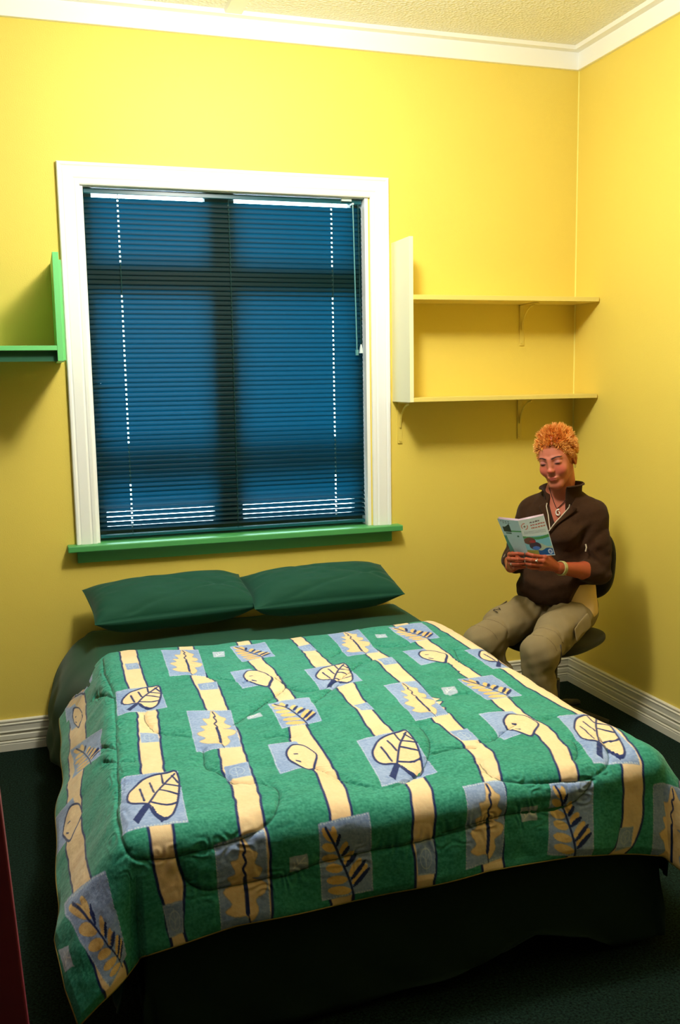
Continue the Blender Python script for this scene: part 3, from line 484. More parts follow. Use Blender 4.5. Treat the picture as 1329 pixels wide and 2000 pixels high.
# backing cloth, 14 mm inside
ii = list(range(0, NA, 12))+[NA-1]; jj = list(range(0, NB, 12))+[NB-1]
sub_i = np.ix_(ii, jj); Pb = Pn[sub_i]-Nn[sub_i]*(.010*np.clip(hem[sub_i]/.02, 0, 1))[..., None]
na_, nb_ = Pb.shape[:2]; id2 = np.arange(na_*nb_).reshape(na_, nb_)
q2 = np.stack([id2[:-1, :-1], id2[1:, :-1], id2[1:, 1:], id2[:-1, 1:]], -1).reshape(-1, 4)
np_mesh('backing', Pb.reshape(-1, 3), q2, mat('comforter_backing', (30, 112, 84), .8), dv_root)
border = [Pn[i, 0] for i in range(0, NA, 8)]+[Pn[NA-1, j] for j in range(0, NB, 8)]+[Pn[i, NB-1] for i in range(NA-1, -1, -8)]+[Pn[0, j] for j in range(NB-1, -1, -8)]
MB().tube(border, .0022, 6).build('piping', mat('comforter_piping', (150, 132, 62), .7), dv_root, smooth=True)
# ================================================================ bed, sheet, skirt, pillows
m_dkgreen = mat('dark_green_cotton', (20, 74, 56), .75, bump=(180, .25, .001), spec=.2, sheen=.1)
m_skirt = mat('bed_skirt_dark', (34, 52, 48), .85, bump=(60, .3, .002), spec=.1)
bed = empty('bed', (-.1, -1.1, 0), 'double bed under the dark green linen, head against the window wall', 'bed')
def rbox(name, lo, hi, m, parent, bev): 
    return MB().box(lo, hi).build(name, m, parent, bevel=bev)
rbox('mattress', (-.785, -2.06, .285), (.622, -.05, .472), mat('mattress_ticking', (60, 84, 74), .8), bed, .03)
rbox('bed_base', (-.785, -2.06, .11), (.622, -.05, .284), mat('bed_base_cloth', (16, 24, 22), .8), bed, .012)
for x in (-.70, .54):
    for y in (-1.98, -.12):
        MB().tube([(x, y, 0), (x, y, .03), (x, y, .112)], [.024, .024, .03], 14).build('leg', mat('bed_leg_black', (14, 14, 14), .5), bed)
def drape(name, x0, x1, y0, y1, ztop, zl, zr, zf, m, slope=(.10, .06, .05), R=.05, out=(0, 0), head=None, da=.02, amp=1.0, label=None, cat=None, hemfn=None):
    """rectangular cover lying on a box, hanging left / right / foot"""
    al, ar, bf = (ztop-zl), (ztop-zr), (ztop-zf)
    W_ = x1-x0; L_ = y0-y1
    A_ = np.concatenate([np.arange(-al, 0, da), np.arange(0, W_, .03), np.arange(W_, W_+ar+da, da)])
    B_ = np.concatenate([np.arange(0, L_, .03), np.arange(L_, L_+bf+da, da)]) if bf > 0 else np.arange(0, L_+.03, .03)
    AA, BB = np.meshgrid(A_, B_, indexing='ij')
    dx = np.where(AA < 0, -AA, np.where(AA > W_, AA-W_, 0)); dy = np.maximum(BB-L_, 0)
    e = np.maximum(dx, dy); ph = np.arctan2(dy, dx+1e-9)
    s_ = np.where(AA < 0, slope[0], slope[1]); s_ = np.where(dy > dx, slope[2], s_)
    if head is not None: s_ = s_+np.where(AA < 0, head*np.exp(-BB/.35), 0)
    s_ = s_ + amp*(.035*np.sin((AA+BB)*17)+.02*np.sin((AA-BB)*31+1))
    ee = np.maximum(e-R*.9, 0)
    h = R*np.sin(np.minimum(e, R*1.5)/R)*.9 + ee*np.clip(s_, -.03, 1); v = R*(1-np.cos(np.minimum(e, R*1.5)/R))+np.maximum(e-R*1.5, 0)
    h = h + np.where(AA < 0, out[0], 0)*(1-np.exp(-ee/.12))*np.interp(BB, [0, .33, .56, .75], [1, 1, .55, .12])
    hx = np.where(dx > 0, h*np.where(dx >= dy, 1, dx/np.maximum(dy, 1e-9)), 0); hy = np.where(dy > 0, h*np.where(dy >= dx, 1, dy/np.maximum(dx, 1e-9)), 0)
    X = x0+np.clip(AA, 0, W_)+np.where(AA < 0, -hx, hx); Y = y0-np.clip(BB, 0, L_)-hy
    Z = ztop - v + .004*(vnoise(AA+3, BB, 9, 31)-.5)+.002*(vnoise(AA+3, BB, 25, 32)-.5)
    Z = np.maximum(Z, .012)
    if hemfn is not None: Z = np.maximum(Z, hemfn(X, Y))
    id_ = np.arange(X.size).reshape(X.shape)
    q_ = np.stack([id_[:-1, :-1], id_[:-1, 1:], id_[1:, 1:], id_[1:, :-1]], -1).reshape(-1, 4)
    o = np_mesh(name, np.stack([X, Y, Z], -1).reshape(-1, 3), q_, m)
    md = o.modifiers.new('thickness', 'SOLIDIFY'); md.thickness = .003; md.offset = -1
    if label: tag(o, label, cat)
    return o
drape('bed_sheet', -.775, .60, -.035, -2.0, .500, .03, .10, .30, m_dkgreen, slope=(.03, .10, .02), out=(.15, 0), R=.06, label='plain dark green top sheet hanging to the carpet beside the pillows', cat='sheet', amp=.7)
def hemz(X, Y):
    t = np.clip((X+.75)/1.3, 0, 1.1)
    return np.interp(t, [0, .35, .62, .74, .86, .93, 1.1], [.015, .015, .05, .105, .07, .012, .03])
drape('bed_skirt', -.775, .585, -.06, -2.085, .300, .02, .02, .0, m_skirt, slope=(.02, .08, .10), R=.02, label='almost black bed skirt hanging below the comforter to the carpet', cat='bed skirt', hemfn=lambda X, Y: np.where(Y < -2.05, hemz(X, Y), .012), amp=.5)

def pillow(name, label, cx_, cy_, cz_, w_, d_, t_, rx, rz, seed):
    N1, N2 = 120, 80; V = []; 
    U_, W_ = np.meshgrid(np.linspace(-1, 1, N1), np.linspace(-1, 1, N2), indexing='ij')
    # pinch sides in, ears at the corners
    sx = 1-.035*(1-W_**2)*np.abs(U_)**3; sy = 1-.06*(1-U_**2)*np.abs(W_)**3
    X = U_*sx*w_/2; Y = W_*sy*d_/2
    T = t_/2*(np.clip(1-np.abs(U_)**4.2, 0, 1)**.6)*(np.clip(1-np.abs(W_)**2.6, 0, 1)**.6)
    nz_ = .010*(vnoise(X+seed, Y+2, 9, seed)-.5)+.006*(vnoise(X*.6+seed, Y*1.8+2, 26, seed+1)-.5)
    edge_ = np.clip(np.minimum(1-np.abs(U_), 1-np.abs(W_))*8, 0, 1)
    crease = -.006*np.exp(-((Y*.6+X*.25-.03)/.008)**2)*edge_ -.005*np.exp(-((Y-.25*X+.08)/.01)**2)*edge_
    top = T+nz_*edge_+crease; bot = -T*1.35+nz_*.4*edge_
    Mx = Matrix.Translation((cx_, cy_, cz_)) @ Matrix.Rotation(rz, 4, 'Z') @ Matrix.Rotation(rx, 4, 'X')
    R3 = np.array(Mx.to_3x3()); t3 = np.array(Mx.translation)
    Pt_ = np.stack([X, Y, top], -1)@R3.T+t3; Pb_ = np.stack([X, Y, bot], -1)@R3.T+t3; Pb_[..., 2] = np.maximum(Pb_[..., 2], .512); Pt_[..., 2] = np.maximum(Pt_[..., 2], .516)
    id_ = np.arange(N1*N2).reshape(N1, N2)
    qt = np.stack([id_[:-1, :-1], id_[1:, :-1], id_[1:, 1:], id_[:-1, 1:]], -1).reshape(-1, 4); qb = qt[:, ::-1]+N1*N2
    per = list(id_[:, 0])+list(id_[-1, 1:])+list(id_[-2::-1, -1])+list(id_[0, -2:0:-1])
    per = np.array(per); nx_ = np.roll(per, -1)
    qs = np.stack([per+N1*N2, nx_+N1*N2, nx_, per], -1)
    o = np_mesh(name, np.concatenate([Pt_.reshape(-1, 3), Pb_.reshape(-1, 3)]), np.concatenate([qt, qb, qs]), m_dkgreen)
    bmm = bmesh.new(); bmm.from_mesh(o.data); bmesh.ops.recalc_face_normals(bmm, faces=bmm.faces); bmm.to_mesh(o.data); bmm.free(); o.data.shade_smooth()
    tag(o, label, 'pillow', 'pillows at the head of the bed')
    return o
pillow('pillow', 'dark green pillow on the left half of the bed below the window', -.455, -.190, .652, .70, .300, .165, math.radians(17), math.radians(6.5), 3)
pillow('pillow', 'dark green pillow on the right half of the bed, tucked behind the left one', .215, -.190, .650, .70, .290, .16, math.radians(17), math.radians(3), 9)
# ================================================================ implicit-surface modelling
class Field:
    def __init__(s, xs, ys, zs):
        s.ax = [np.asarray(a, np.float32) for a in (xs, ys, zs)]; s.f = np.full([len(a) for a in s.ax], .3, np.float32)
    def _sub(s, lo, hi, pad):
        sl = tuple(slice(max(0, np.searchsorted(a, l-pad)-1), min(len(a), np.searchsorted(a, h+pad)+1)) for a, l, h in zip(s.ax, lo, hi))
        return sl, np.meshgrid(*[a[q] for a, q in zip(s.ax, sl)], indexing='ij', sparse=True)
    def _mix(s, sl, d, k, op):
        f = s.f[sl]
        if op == 'sub':
            h = np.clip(.5-.5*(f+d)/k, 0, 1); s.f[sl] = f*(1-h)+(-d)*h+k*h*(1-h)
        else:
            h = np.clip(.5+.5*(f-d)/k, 0, 1); s.f[sl] = f*(1-h)+d*h-k*h*(1-h)
    def cone(s, a, b, ra, rb, k=.02, flat=None, op='add'):
        """tapered capsule; flat=(axis vector, factor>1) squashes the section along that axis"""
        a = np.array(a, float); b = np.array(b, float); r = max(ra, rb)+k+.02
        sl, (X, Y, Z) = s._sub(np.minimum(a, b), np.maximum(a, b), r)
        P_ = [X-a[0], Y-a[1], Z-a[2]]; ab = b-a
        t = np.clip((P_[0]*ab[0]+P_[1]*ab[1]+P_[2]*ab[2])/(ab@ab+1e-12), 0, 1)
        Q = [P_[i]-t*ab[i] for i in range(3)]
        if flat is not None:
            n = np.array(flat[0], float); n /= np.linalg.norm(n); dn = Q[0]*n[0]+Q[1]*n[1]+Q[2]*n[2]
            d2 = Q[0]**2+Q[1]**2+Q[2]**2 + dn*dn*(flat[1]**2-1)
        else: d2 = Q[0]**2+Q[1]**2+Q[2]**2
        d = np.sqrt(d2)-(ra+(rb-ra)*t)
        s._mix(sl, d, k, op)
    def chain(s, pts, rs, k=.02, flat=None):
        for i in range(len(pts)-1): s.cone(pts[i], pts[i+1], rs[i], rs[i+1], k, flat)
    def ell(s, c, r, k=.02, M=None, op='add'):
        c = np.array(c, float); r = np.array(r, float)
        if M is not None:
            R_ = np.array(M.to_3x3()); c = R_@c+np.array(M.translation)
        else: R_ = np.eye(3)
        m = r.max()
        sl, (X, Y, Z) = s._sub(c, c, m+k+.02)
        D = [X-c[0], Y-c[1], Z-c[2]]
        q = [(D[0]*R_[0, i]+D[1]*R_[1, i]+D[2]*R_[2, i]) for i in range(3)]
        k0 = np.sqrt(sum((q[i]/r[i])**2 for i in range(3))); k1 = np.sqrt(sum((q[i]/r[i]**2)**2 for i in range(3)))+1e-9
        s._mix(sl, (k0*(k0-1)/k1).astype(np.float32), k, op)
    def cut(s, fn):
        """keep where fn(X,Y,Z) <= 0"""
        X, Y, Z = np.meshgrid(*s.ax, indexing='ij', sparse=True); s.f = np.maximum(s.f, fn(X, Y, Z)).astype(np.float32)
    def disp(s, fn):
        X, Y, Z = np.meshgrid(*s.ax, indexing='ij', sparse=True); s.f = s.f+fn(X, Y, Z).astype(np.float32)
    def mesh(s):
        f = s.f; f[0] = f[-1] = .1; f[:, 0] = f[:, -1] = .1; f[:, :, 0] = f[:, :, -1] = .1
        ins = f < 0; nx, ny, nz = f.shape
        c = ins[:-1, :-1, :-1].astype(np.int8)
        for i, j, k in ((1,0,0),(0,1,0),(0,0,1),(1,1,0),(1,0,1),(0,1,1),(1,1,1)):
            c = c + ins[i:nx-1+i, j:ny-1+j, k:nz-1+k]
        cells = np.argwhere((c > 0) & (c < 8)); n = len(cells)
        ids = np.full((nx-1, ny-1, nz-1), -1, np.int32); ids[cells[:, 0], cells[:, 1], cells[:, 2]] = np.arange(n)
        acc = np.zeros((n, 3)); cnt = np.zeros(n); corners = [(i, j, k) for i in (0, 1) for j in (0, 1) for k in (0, 1)]
        for a_ in range(8):
            for b_ in range(a_+1, 8):
                ca, cb = corners[a_], corners[b_]
                if sum(abs(ca[q]-cb[q]) for q in range(3)) != 1: continue
                ia = [cells[:, q]+ca[q] for q in range(3)]; ib = [cells[:, q]+cb[q] for q in range(3)]
                fa = f[ia[0], ia[1], ia[2]]; fb = f[ib[0], ib[1], ib[2]]; m = (fa < 0) != (fb < 0)
                t = np.where(m, fa/(fa-fb+1e-12), 0)
                for q in range(3):
                    pa = s.ax[q][ia[q]]; pb = s.ax[q][ib[q]]; acc[:, q] += np.where(m, pa+(pb-pa)*t, 0)
                cnt += m
        V = acc/cnt[:, None]; Q = []
        for ax_ in range(3):
            o1, o2 = [(1, 2), (2, 0), (0, 1)][ax_]
            s0 = [slice(None)]*3; s1 = [slice(None)]*3; s0[ax_] = slice(0, -1); s1[ax_] = slice(1, None)
            A_, B_ = ins[tuple(s0)], ins[tuple(s1)]; E_ = np.argwhere(A_ != B_)
            E_ = E_[(E_[:, o1] > 0) & (E_[:, o2] > 0) & (E_[:, o1] < f.shape[o1]-1) & (E_[:, o2] < f.shape[o2]-1)]
            flip = A_[E_[:, 0], E_[:, 1], E_[:, 2]]
            def idc(d1, d2):
                e = E_.copy(); e[:, o1] -= d1; e[:, o2] -= d2; return ids[e[:, 0], e[:, 1], e[:, 2]]
            q_ = np.stack([idc(1, 1), idc(0, 1), idc(0, 0), idc(1, 0)], -1)
            q_[~flip] = q_[~flip][:, ::-1]; Q.append(q_)
        return V, np.concatenate(Q)
def axis(lo, hi, step, *dense):
    out = [lo]
    while out[-1] < hi:
        st = step
        for a, b_, s_ in dense:
            if a <= out[-1] < b_: st = s_
        out.append(out[-1]+st)
    return np.array(out)
def n3(X, Y, Z, s, seed=0):
    """cheap smooth 3D wobble"""
    return (np.sin(X*s*1.0+seed)*np.cos(Y*s*1.31+seed*2.1)+np.sin(Y*s*.87+Z*s*1.13+seed*.7)+np.cos(Z*s*1.41-X*s*.63+seed*1.9))/3
# body frame: x = her left, y = forward, z up
B0 = Vector((1.1379, -.6580, 0)); BL_ = Vector((.5269, -.8499, 0)); BF_ = Vector((-.8499, -.5269, 0))
BM = Matrix(((BL_.x, BF_.x, 0, B0.x), (BL_.y, BF_.y, 0, B0.y), (0, 0, 1, 0), (0, 0, 0, 1)))
BM_np = np.array(BM)
person = empty('person', B0, 'person with short orange hair and brown fleece sitting on the chair reading a brochure', 'person')
def body_mesh(name, V, Q, m, parent=None, smooth=True):
    Vw = V@BM_np[:3, :3].T+BM_np[:3, 3]
    # determinant of the frame is -1 (left-handed): flip winding
    if np.linalg.det(BM_np[:3, :3]) < 0: Q = Q[:, ::-1]
    o = np_mesh(name, Vw, Q, m, parent, smooth); return o
def bw(p): return BM @ Vector(p)
def relax(V, Q, it=2, lam=.5):
    for _ in range(it):
        S_ = np.zeros_like(V); c_ = np.zeros(len(V))
        for a_, b_ in ((0, 1), (1, 2), (2, 3), (3, 0)):
            np.add.at(S_, Q[:, a_], V[Q[:, b_]]); np.add.at(c_, Q[:, a_], 1); np.add.at(S_, Q[:, b_], V[Q[:, a_]]); np.add.at(c_, Q[:, b_], 1)
        V = V*(1-lam)+lam*S_/np.maximum(c_, 1)[:, None]
    return V

# joints
HIPL, HIPR = (.088, .02, .565), (-.088, .02, .565)
KNL, KNR = (.142, .415, .497), (-.135, .405, .492)
ANL, ANR = (.125, .370, .095), (-.088, .17, .13)
SHL, SHR = (.160, -.035, .985), (-.160, -.035, .980)
ELL, ELR = (.182, -.005, .750), (-.188, .035, .770)
WRL, WRR = (.118, .222, .797), (-.092, .235, .778)
# head frame
HM = Matrix.Translation((.008, .036, 1.228)) @ Matrix.Rotation(math.radians(-8), 4, 'Z') @ Matrix.Rotation(math.radians(-13), 4, 'X') @ Matrix.Rotation(math.radians(-8), 4, 'Y')
def hp(*p): return tuple(HM @ Vector(p))

# ---------------------------------------------------------------- skin body (one continuous surface)
fb = Field(axis(-.33, .33, .006, (-.13, .15, .0021)), axis(-.22, .62, .006, (-.09, .17, .0021), (.20, .37, .0021)), axis(0, 1.37, .006, (.76, .90, .0021), (1.08, 1.36, .0021)))
fb.cone((0, -.03, .56), (0, -.03, .75), .105, .095, .03, ((0, 1, 0), 1.3)); fb.cone((0, -.03, .75), (0, -.035, .95), .10, .125, .04, ((0, 1, 0), 1.45))
fb.cone((-.12, -.035, .985), (.12, -.035, .985), .048, .048, .05)
fb.cone((0, -.035, 1.0), (0, -.01, 1.075), .070, .056, .05, ((0, 1, 0), 1.15)); fb.cone((0, -.018, 1.05), (.004, .000, 1.16), .049, .044, .03)
for h_, k_, a_, s_ in ((HIPL, KNL, ANL, 1), (HIPR, KNR, ANR, -1)):
    fb.chain([h_, k_, a_], [.068, .045, .034], .03)
    fb.cone(a_, (a_[0]+.01*s_, a_[1]+.12, .035), .034, .028, .02)
for s_, e_, w_ in ((SHL, ELL, WRL), (SHR, ELR, WRR)):
    fb.chain([s_, e_], [.044, .037], .03)
    mid = tuple((np.array(e_)*.7+np.array(w_)*.3)); fb.chain([e_, mid, w_], [.036, .037, .0235], .02)
# head
E = lambda c, r, k=.015, op='add': fb.ell(c, r, k, HM, op)
def HC(a, b_, ra, rb, k=.01, op='add'): fb.cone(hp(*a), hp(*b_), ra, rb, k, None, op)
E((0, -.014, .034), (.074, .094, .084), .02); E((0, .022, -.010), (.061, .065, .068), .03)
E((0, .040, -.068), (.038, .043, .040), .028); E((0, .068, -.101), (.019, .015, .014), .02)
HC((.047, .006, -.052), (.014, .060, -.100), .011, .011, .03); HC((-.047, .006, -.052), (-.014, .060, -.100), .011, .011, .03)
for sx in (-1, 1):
    E((sx*.034, .062, -.036), (.024, .019, .022), .025)                 # cheekbone
    E((sx*.031, .096, .004), (.018, .012, .010), .014, 'sub')           # eye socket
    E((sx*.031, .0755, -.001), (.0150, .0115, .0100), .006)             # lidded eyeball
    HC((sx*.014, .083, .019), (sx*.042, .071, .018), .0045, .004, .014) # brow ridge
    E((sx*.0095, .0945, -.0335), (.0062, .0072, .0050), .006)             # nostril wing
    E((sx*.0725, -.004, -.012), (.008, .018, .031), .008); E((sx*.078, .000, -.010), (.004, .009, .018), .006, 'sub')
HC((0, .086, .010), (0, .098, -.025), .0060, .0075, .016); E((0, .1015, -.030), (.0085, .0080, .0068), .009)
E((0, .082, -.066), (.020, .009, .011), .014); E((0, .0905, -.0622), (.019, .0065, .0036), .005); E((0, .0885, -.0705), (.016, .0070, .0044), .006)
E((0, .0990, -.0664), (.019, .003, .0009), .002, 'sub'); E((0, .0925, -.0835), (.012, .003, .003), .008, 'sub')
E((0, .100, -.050), (.003, .004, .006), .004, 'sub')
HC((0, -.035, -.05), (.0, -.03, -.11), .046, .044, .02)
# hands
def hand(wr, knc, side, tips, mids, thumb):
    """wr wrist, knc: 4 knuckles index..little, mids/tips per finger"""
    wr = np.array(wr, float)
    for i, kn in enumerate(knc):
        base = wr+(np.array(kn)-wr)*.25
        fb.cone(base, kn, .0125, .0088, .010)
    fb.cone(knc[0], knc[3], .0088, .0080, .008)
    for i in range(4):
        r_ = (.0082, .0085, .0080, .0070)[i]
        fb.cone(knc[i], mids[i][0], r_, r_*.95, .0035); fb.cone(mids[i][0], mids[i][1], r_*.95, r_*.88, .0025); fb.cone(mids[i][1], tips[i], r_*.88, r_*.78, .0025)
    fb.cone(wr+(np.array(thumb[0])-wr)*.3, thumb[0], .013, .0112, .010); fb.cone(thumb[0], thumb[1], .0108, .0092, .004); fb.cone(thumb[1], thumb[2], .0092, .0078, .003)
LK = [(.100, .300, .851), (.099, .312, .836), (.093, .313, .820), (.084, .305, .804)]
Lm = [((.068, .338, .860), (.046, .338, .864)), ((.066, .348, .843), (.042, .345, .844)), ((.064, .346, .825), (.042, .340, .826)), ((.060, .334, .808), (.041, .326, .809))]
Lt = [(.030, .322, .860), (.030, .326, .842), (.034, .320, .826), (.036, .308, .810)]
hand(WRL, LK, 1, Lt, Lm, [(.100, .272, .848), (.078, .283, .868), (.052, .292, .880)])
RK = [(-.058, .302, .846), (-.060, .308, .828), (-.056, .306, .810), (-.048, .298, .793)]
Rm = [((-.026, .334, .856), (-.004, .336, .860)), ((-.026, .338, .836), (.000, .338, .838)), ((-.024, .332, .816), (.000, .332, .818)), ((-.020, .322, .798), (.000, .318, .800))]
Rt = [(.014, .322, .858), (.014, .322, .836), (.014, .316, .818), (.012, .304, .801)]
hand(WRR, RK, -1, Rt, Rm, [(-.062, .272, .843), (-.040, .282, .864), (-.016, .290, .876)])
V, Q = fb.mesh(); V = relax(V, Q, 1, .35)
# colours of skin features, nostrils and mouth line darker, painted per vertex in head space
HI = np.array(HM.inverted()); Vh = V@HI[:3, :3].T+HI[:3, 3]
skin = np.array(lin((202, 116, 90))); colr = np.repeat(skin[None], len(V), 0)
def blob(c, r, col, amt, pw=1):
    global colr
    d = np.sqrt((((Vh-np.array(c))/np.array(r))**2).sum(1)); w_ = np.clip((1-d)*2.5, 0, 1)[:, None]**pw*amt
    colr = colr*(1-w_)+np.array(col)*w_
ishead = V[:, 2] > 1.07
for sx in (-1, 1):
    blob((sx*.038, .085, -.032), (.030, .03, .026), lin((226, 92, 80)), .38)
    blob((sx*.031, .088, .0045), (.0165, .02, .0070), lin((158, 100, 100)), .6)
    blob((sx*.031, .088, -.0045), (.0155, .02, .0042), lin((30, 26, 40)), .95)
    for t_ in np.linspace(0, 1, 9):
        blob((sx*(.014+.033*t_), .085-.012*t_, .0185+.0055*math.sin(t_*2.4)-.002*t_), (.0058, .02, .0044-.0016*t_), lin((40, 22, 20)), .95)
    blob((sx*.006, .115, -.043), (.003, .01, .0025), lin((150, 76, 62)), .4)
blob((0, .113, -.032), (.014, .02, .012), lin((230, 96, 80)), .45)
blob((0, .100, -.061), (.023, .012, .0045), lin((188, 76, 74)), .8); blob((0, .098, -.0715), (.019, .012, .0052), lin((204, 88, 84)), .8)
blob((0, .100, -.0662), (.024, .014, .0015), lin((116, 36, 38)), .9); blob((.021, .092, -.0645), (.005, .014, .0024), lin((110, 34, 34)), .8); blob((-.021, .092, -.0645), (.005, .014, .0024), lin((110, 34, 34)), .8)
hands_ = (V[:, 2] < .9); colr[hands_] = np.array(lin((164, 76, 48)))
scalp = ishead & (Vh[:, 2]+.012 > np.interp(np.abs(np.arctan2(Vh[:, 0], Vh[:, 1])), [0, .35, .6, .85, 1.1, 1.45, 1.8, 2.4, 3.15], [.073, .071, .060, .036, -.010, -.024, -.034, -.05, -.055])); colr[scalp] = np.array(lin((170, 84, 30)))
m_skin = bpy.data.materials.new('skin'); m_skin.use_nodes = True; nt = m_skin.node_tree; b = nt.nodes['Principled BSDF']
b.inputs['Roughness'].default_value = .48; b.inputs['Specular IOR Level'].default_value = .4
at_ = nt.nodes.new('ShaderNodeAttribute'); at_.attribute_name = 'tone'; nt.links.new(at_.outputs['Color'], b.inputs['Base Color'])
b.inputs['Subsurface Weight'].default_value = .12; b.inputs['Subsurface Radius'].default_value = (.012, .004, .002); b.inputs['Subsurface Scale'].default_value = .6
bo = body_mesh('body', V, Q, m_skin, person)
at = bo.data.color_attributes.new('tone', 'FLOAT_COLOR', 'POINT')
at.data.foreach_set('color', np.concatenate([colr, np.ones((len(V), 1))], 1).astype(np.float32).ravel())
# ---------------------------------------------------------------- fleece pullover
m_fleece = mat('brown_fleece', (58, 37, 22), .92, bump=(300, .5, .002), spec=.08, sheen=.06, vary=(60, .10))
ff = Field(axis(-.33, .33, .0042), axis(-.24, .30, .0042), axis(.57, 1.12, .0042))
FL = ((0, 1, 0), 1.38)
ff.cone((0, -.015, .655), (0, -.02, .78), .158, .146, .04, ((0, 1, 0), 1.22)); ff.cone((0, -.02, .78), (0, -.03, .93), .146, .160, .05, FL)
ff.cone((-.115, -.04, .975), (.115, -.04, .975), .068, .068, .06); ff.cone((0, -.045, .98), (0, -.03, 1.045), .10, .070, .05, ((0, 1, 0), 1.1))
ff.ell((.068, .075, .90), (.058, .045, .055), .05); ff.ell((-.068, .075, .90), (.058, .045, .055), .05)
ff.cone((-.075, .04, .655), (.085, .04, .655), .085, .085, .05)
for s_, e_, w_, sd_ in ((SHL, ELL, WRL, 1), (SHR, ELR, WRR, -1)):
    s_ = np.array(s_); e_ = np.array(e_); w_ = np.array(w_); u_ = (w_-e_)/np.linalg.norm(w_-e_)
    ff.cone(s_+np.array((-.02*sd_, 0, -.005)), (s_+e_)/2+np.array((-.002*sd_, 0, 0)), .062, .054, .035); ff.cone((s_+e_)/2+np.array((-.002*sd_, 0, 0)), e_, .054, .052, .03)
    ff.cone(e_, e_+u_*.050, .052, .047, .02)
    for t_ in (.0, .026, .050): ff.cone(e_+u_*t_, e_+u_*(t_+.004), .055-.06*t_, .055-.06*t_, .005)   # bunched cuff rolls
ax_u = {1: None, -1: None}
def folds(X, Y, Z):
    g = .0042*n3(X, Y, Z, 26, 1)+.0030*n3(X, Y, Z, 58, 4)+.0012*n3(X, Y, Z, 120, 5)
    g = g+.0045*np.sin((Z-1.3*np.abs(X)+.4*Y)*78)*np.exp(-((np.abs(X)-.16)/.05)**2)*np.exp(-((Z-.90)/.07)**2)
    g = g+.0035*np.sin((Z*1.0-.35*np.abs(X)+.25*Y)*95)*np.exp(-((Z-.70)/.07)**2)*np.clip((.9-Z)*6, 0, 1)
    g = g+.0030*np.sin((Z+.8*X)*120)*np.exp(-((np.abs(X)-.19)/.05)**2)*np.exp(-((Z-.80)/.07)**2)
    return g
ff.disp(folds)
# V opening at the neck, open down to the zip
VB, VX = .925, .020
def vcut(X, Y, Z):
    w_ = np.clip((Z-VB)*.50, 0, .05); w2 = np.where(Z > VB, w_, -.02)
    return np.where(Y > .0, w2-np.abs(X-VX-.10*(Z-VB)), -.05)+0*X
X_, Y_, Z_ = np.meshgrid(*ff.ax, indexing='ij', sparse=True)
ff.f = np.maximum(ff.f, np.minimum(vcut(X_, Y_, Z_), .05)).astype(np.float32)
# neck hole and hem, cuffs are open
ff.cut(lambda X, Y, Z: (.605+.35*np.clip(Y, 0, .3)*0+.00*X)-Z+0*Y)
ff.cut(lambda X, Y, Z: np.minimum(X-.108-.35*np.clip(Z-.62, -1, .1)+.25*np.clip(Y, -.2, .0)*0, (.702-Z))+0*Y)
V, Q = ff.mesh(); V = relax(V, Q, 2, .5)
fl = body_mesh('fleece_pullover', V, Q, m_fleece, person)
# chest seen in the opening belongs to the body; give the neckline its depth
# stand-up collar
def ribbon(rows, name, m, parent, thick=.006):
    n1 = len(rows); n2 = len(rows[0]); Vv = np.array([p for r_ in rows for p in r_], float)
    idr = np.arange(n1*n2).reshape(n1, n2); q_ = np.stack([idr[:-1, :-1], idr[:-1, 1:], idr[1:, 1:], idr[1:, :-1]], -1).reshape(-1, 4)
    o = body_mesh(name, Vv, q_, m, parent); md = o.modifiers.new('thickness', 'SOLIDIFY'); md.thickness = thick; md.offset = 0
    md2 = o.modifiers.new('smooth', 'SUBSURF'); md2.levels = 1; md2.render_levels = 1; return o
rows = []
for i in range(33):
    t = i/32; ang = math.radians(-62+ (360-2*28)*t-0)      # from front-left round the back to front-right
    ang = math.radians(90-32) - math.radians(360-64)*t      # start her left front, go round the back
    cxn, cyn = .012, -.018
    fr_ = abs(math.cos((t-.5)*math.pi)); front = 1-fr_
    r0x, r0y = .082, .076
    low = (cxn+r0x*math.cos(ang)*1.02, cyn+r0y*math.sin(ang), 1.030-.045*front**2)
    up_z = 1.122+.012*math.sin((t-.5)*-1.5) - .016*front
    lean = .004+.024*front**1.5
    midp = (cxn+(r0x-.008)*math.cos(ang), cyn+(r0y-.006)*math.sin(ang), low[2]+.035)
    top = (cxn+(r0x-.012+lean)*math.cos(ang), cyn+(r0y-.004+lean*.9)*math.sin(ang), up_z)
    tip = (cxn+(r0x+.004-.004+lean*1.25)*math.cos(ang), cyn+(r0y-.002+lean*1.1)*math.sin(ang), up_z-.010)
    rows.append([low, midp, top, tip])
ribbon(rows, 'collar', m_fleece, fl, .007)
# lapels folded open down to the zip
m_zip = mat('zip_pale', (206, 190, 166), .5)
def on_front(x, z):
    """front surface depth of the fleece at (x,z)"""
    Vf = V[(np.abs(V[:, 0]-x) < .012) & (np.abs(V[:, 2]-z) < .012)]
    return Vf[:, 1].max() if len(Vf) else .1
for sd_ in (1, -1):
    rows = []
    for i in range(10):
        t = i/9; z = 1.035-(1.035-VB)*t; xe = VX+.10*(z-VB)+sd_*min(.05, (z-VB)*.50)
        xo = xe+sd_*(.034*(1-t)**1.2+.004); y0 = on_front(xe+sd_*.01, z); y1 = on_front(xo, z)
        y0 = max(y0, .052); y1 = max(y1, .045)
        rows.append([(xe, y0-.001, z), ((xe*.6+xo*.4), y0+.008*(1-t)+.003, z-.004), (xo, y1+.008, z-.012*(1-t))])
    ribbon(rows, 'lapel', m_fleece, fl, .005)
    MB().tube([bw((r_[0][0]-sd_*.001, r_[0][1]+.005, r_[0][2])) for r_ in rows], .0022, 6).build('zip_edge', m_zip, fl)
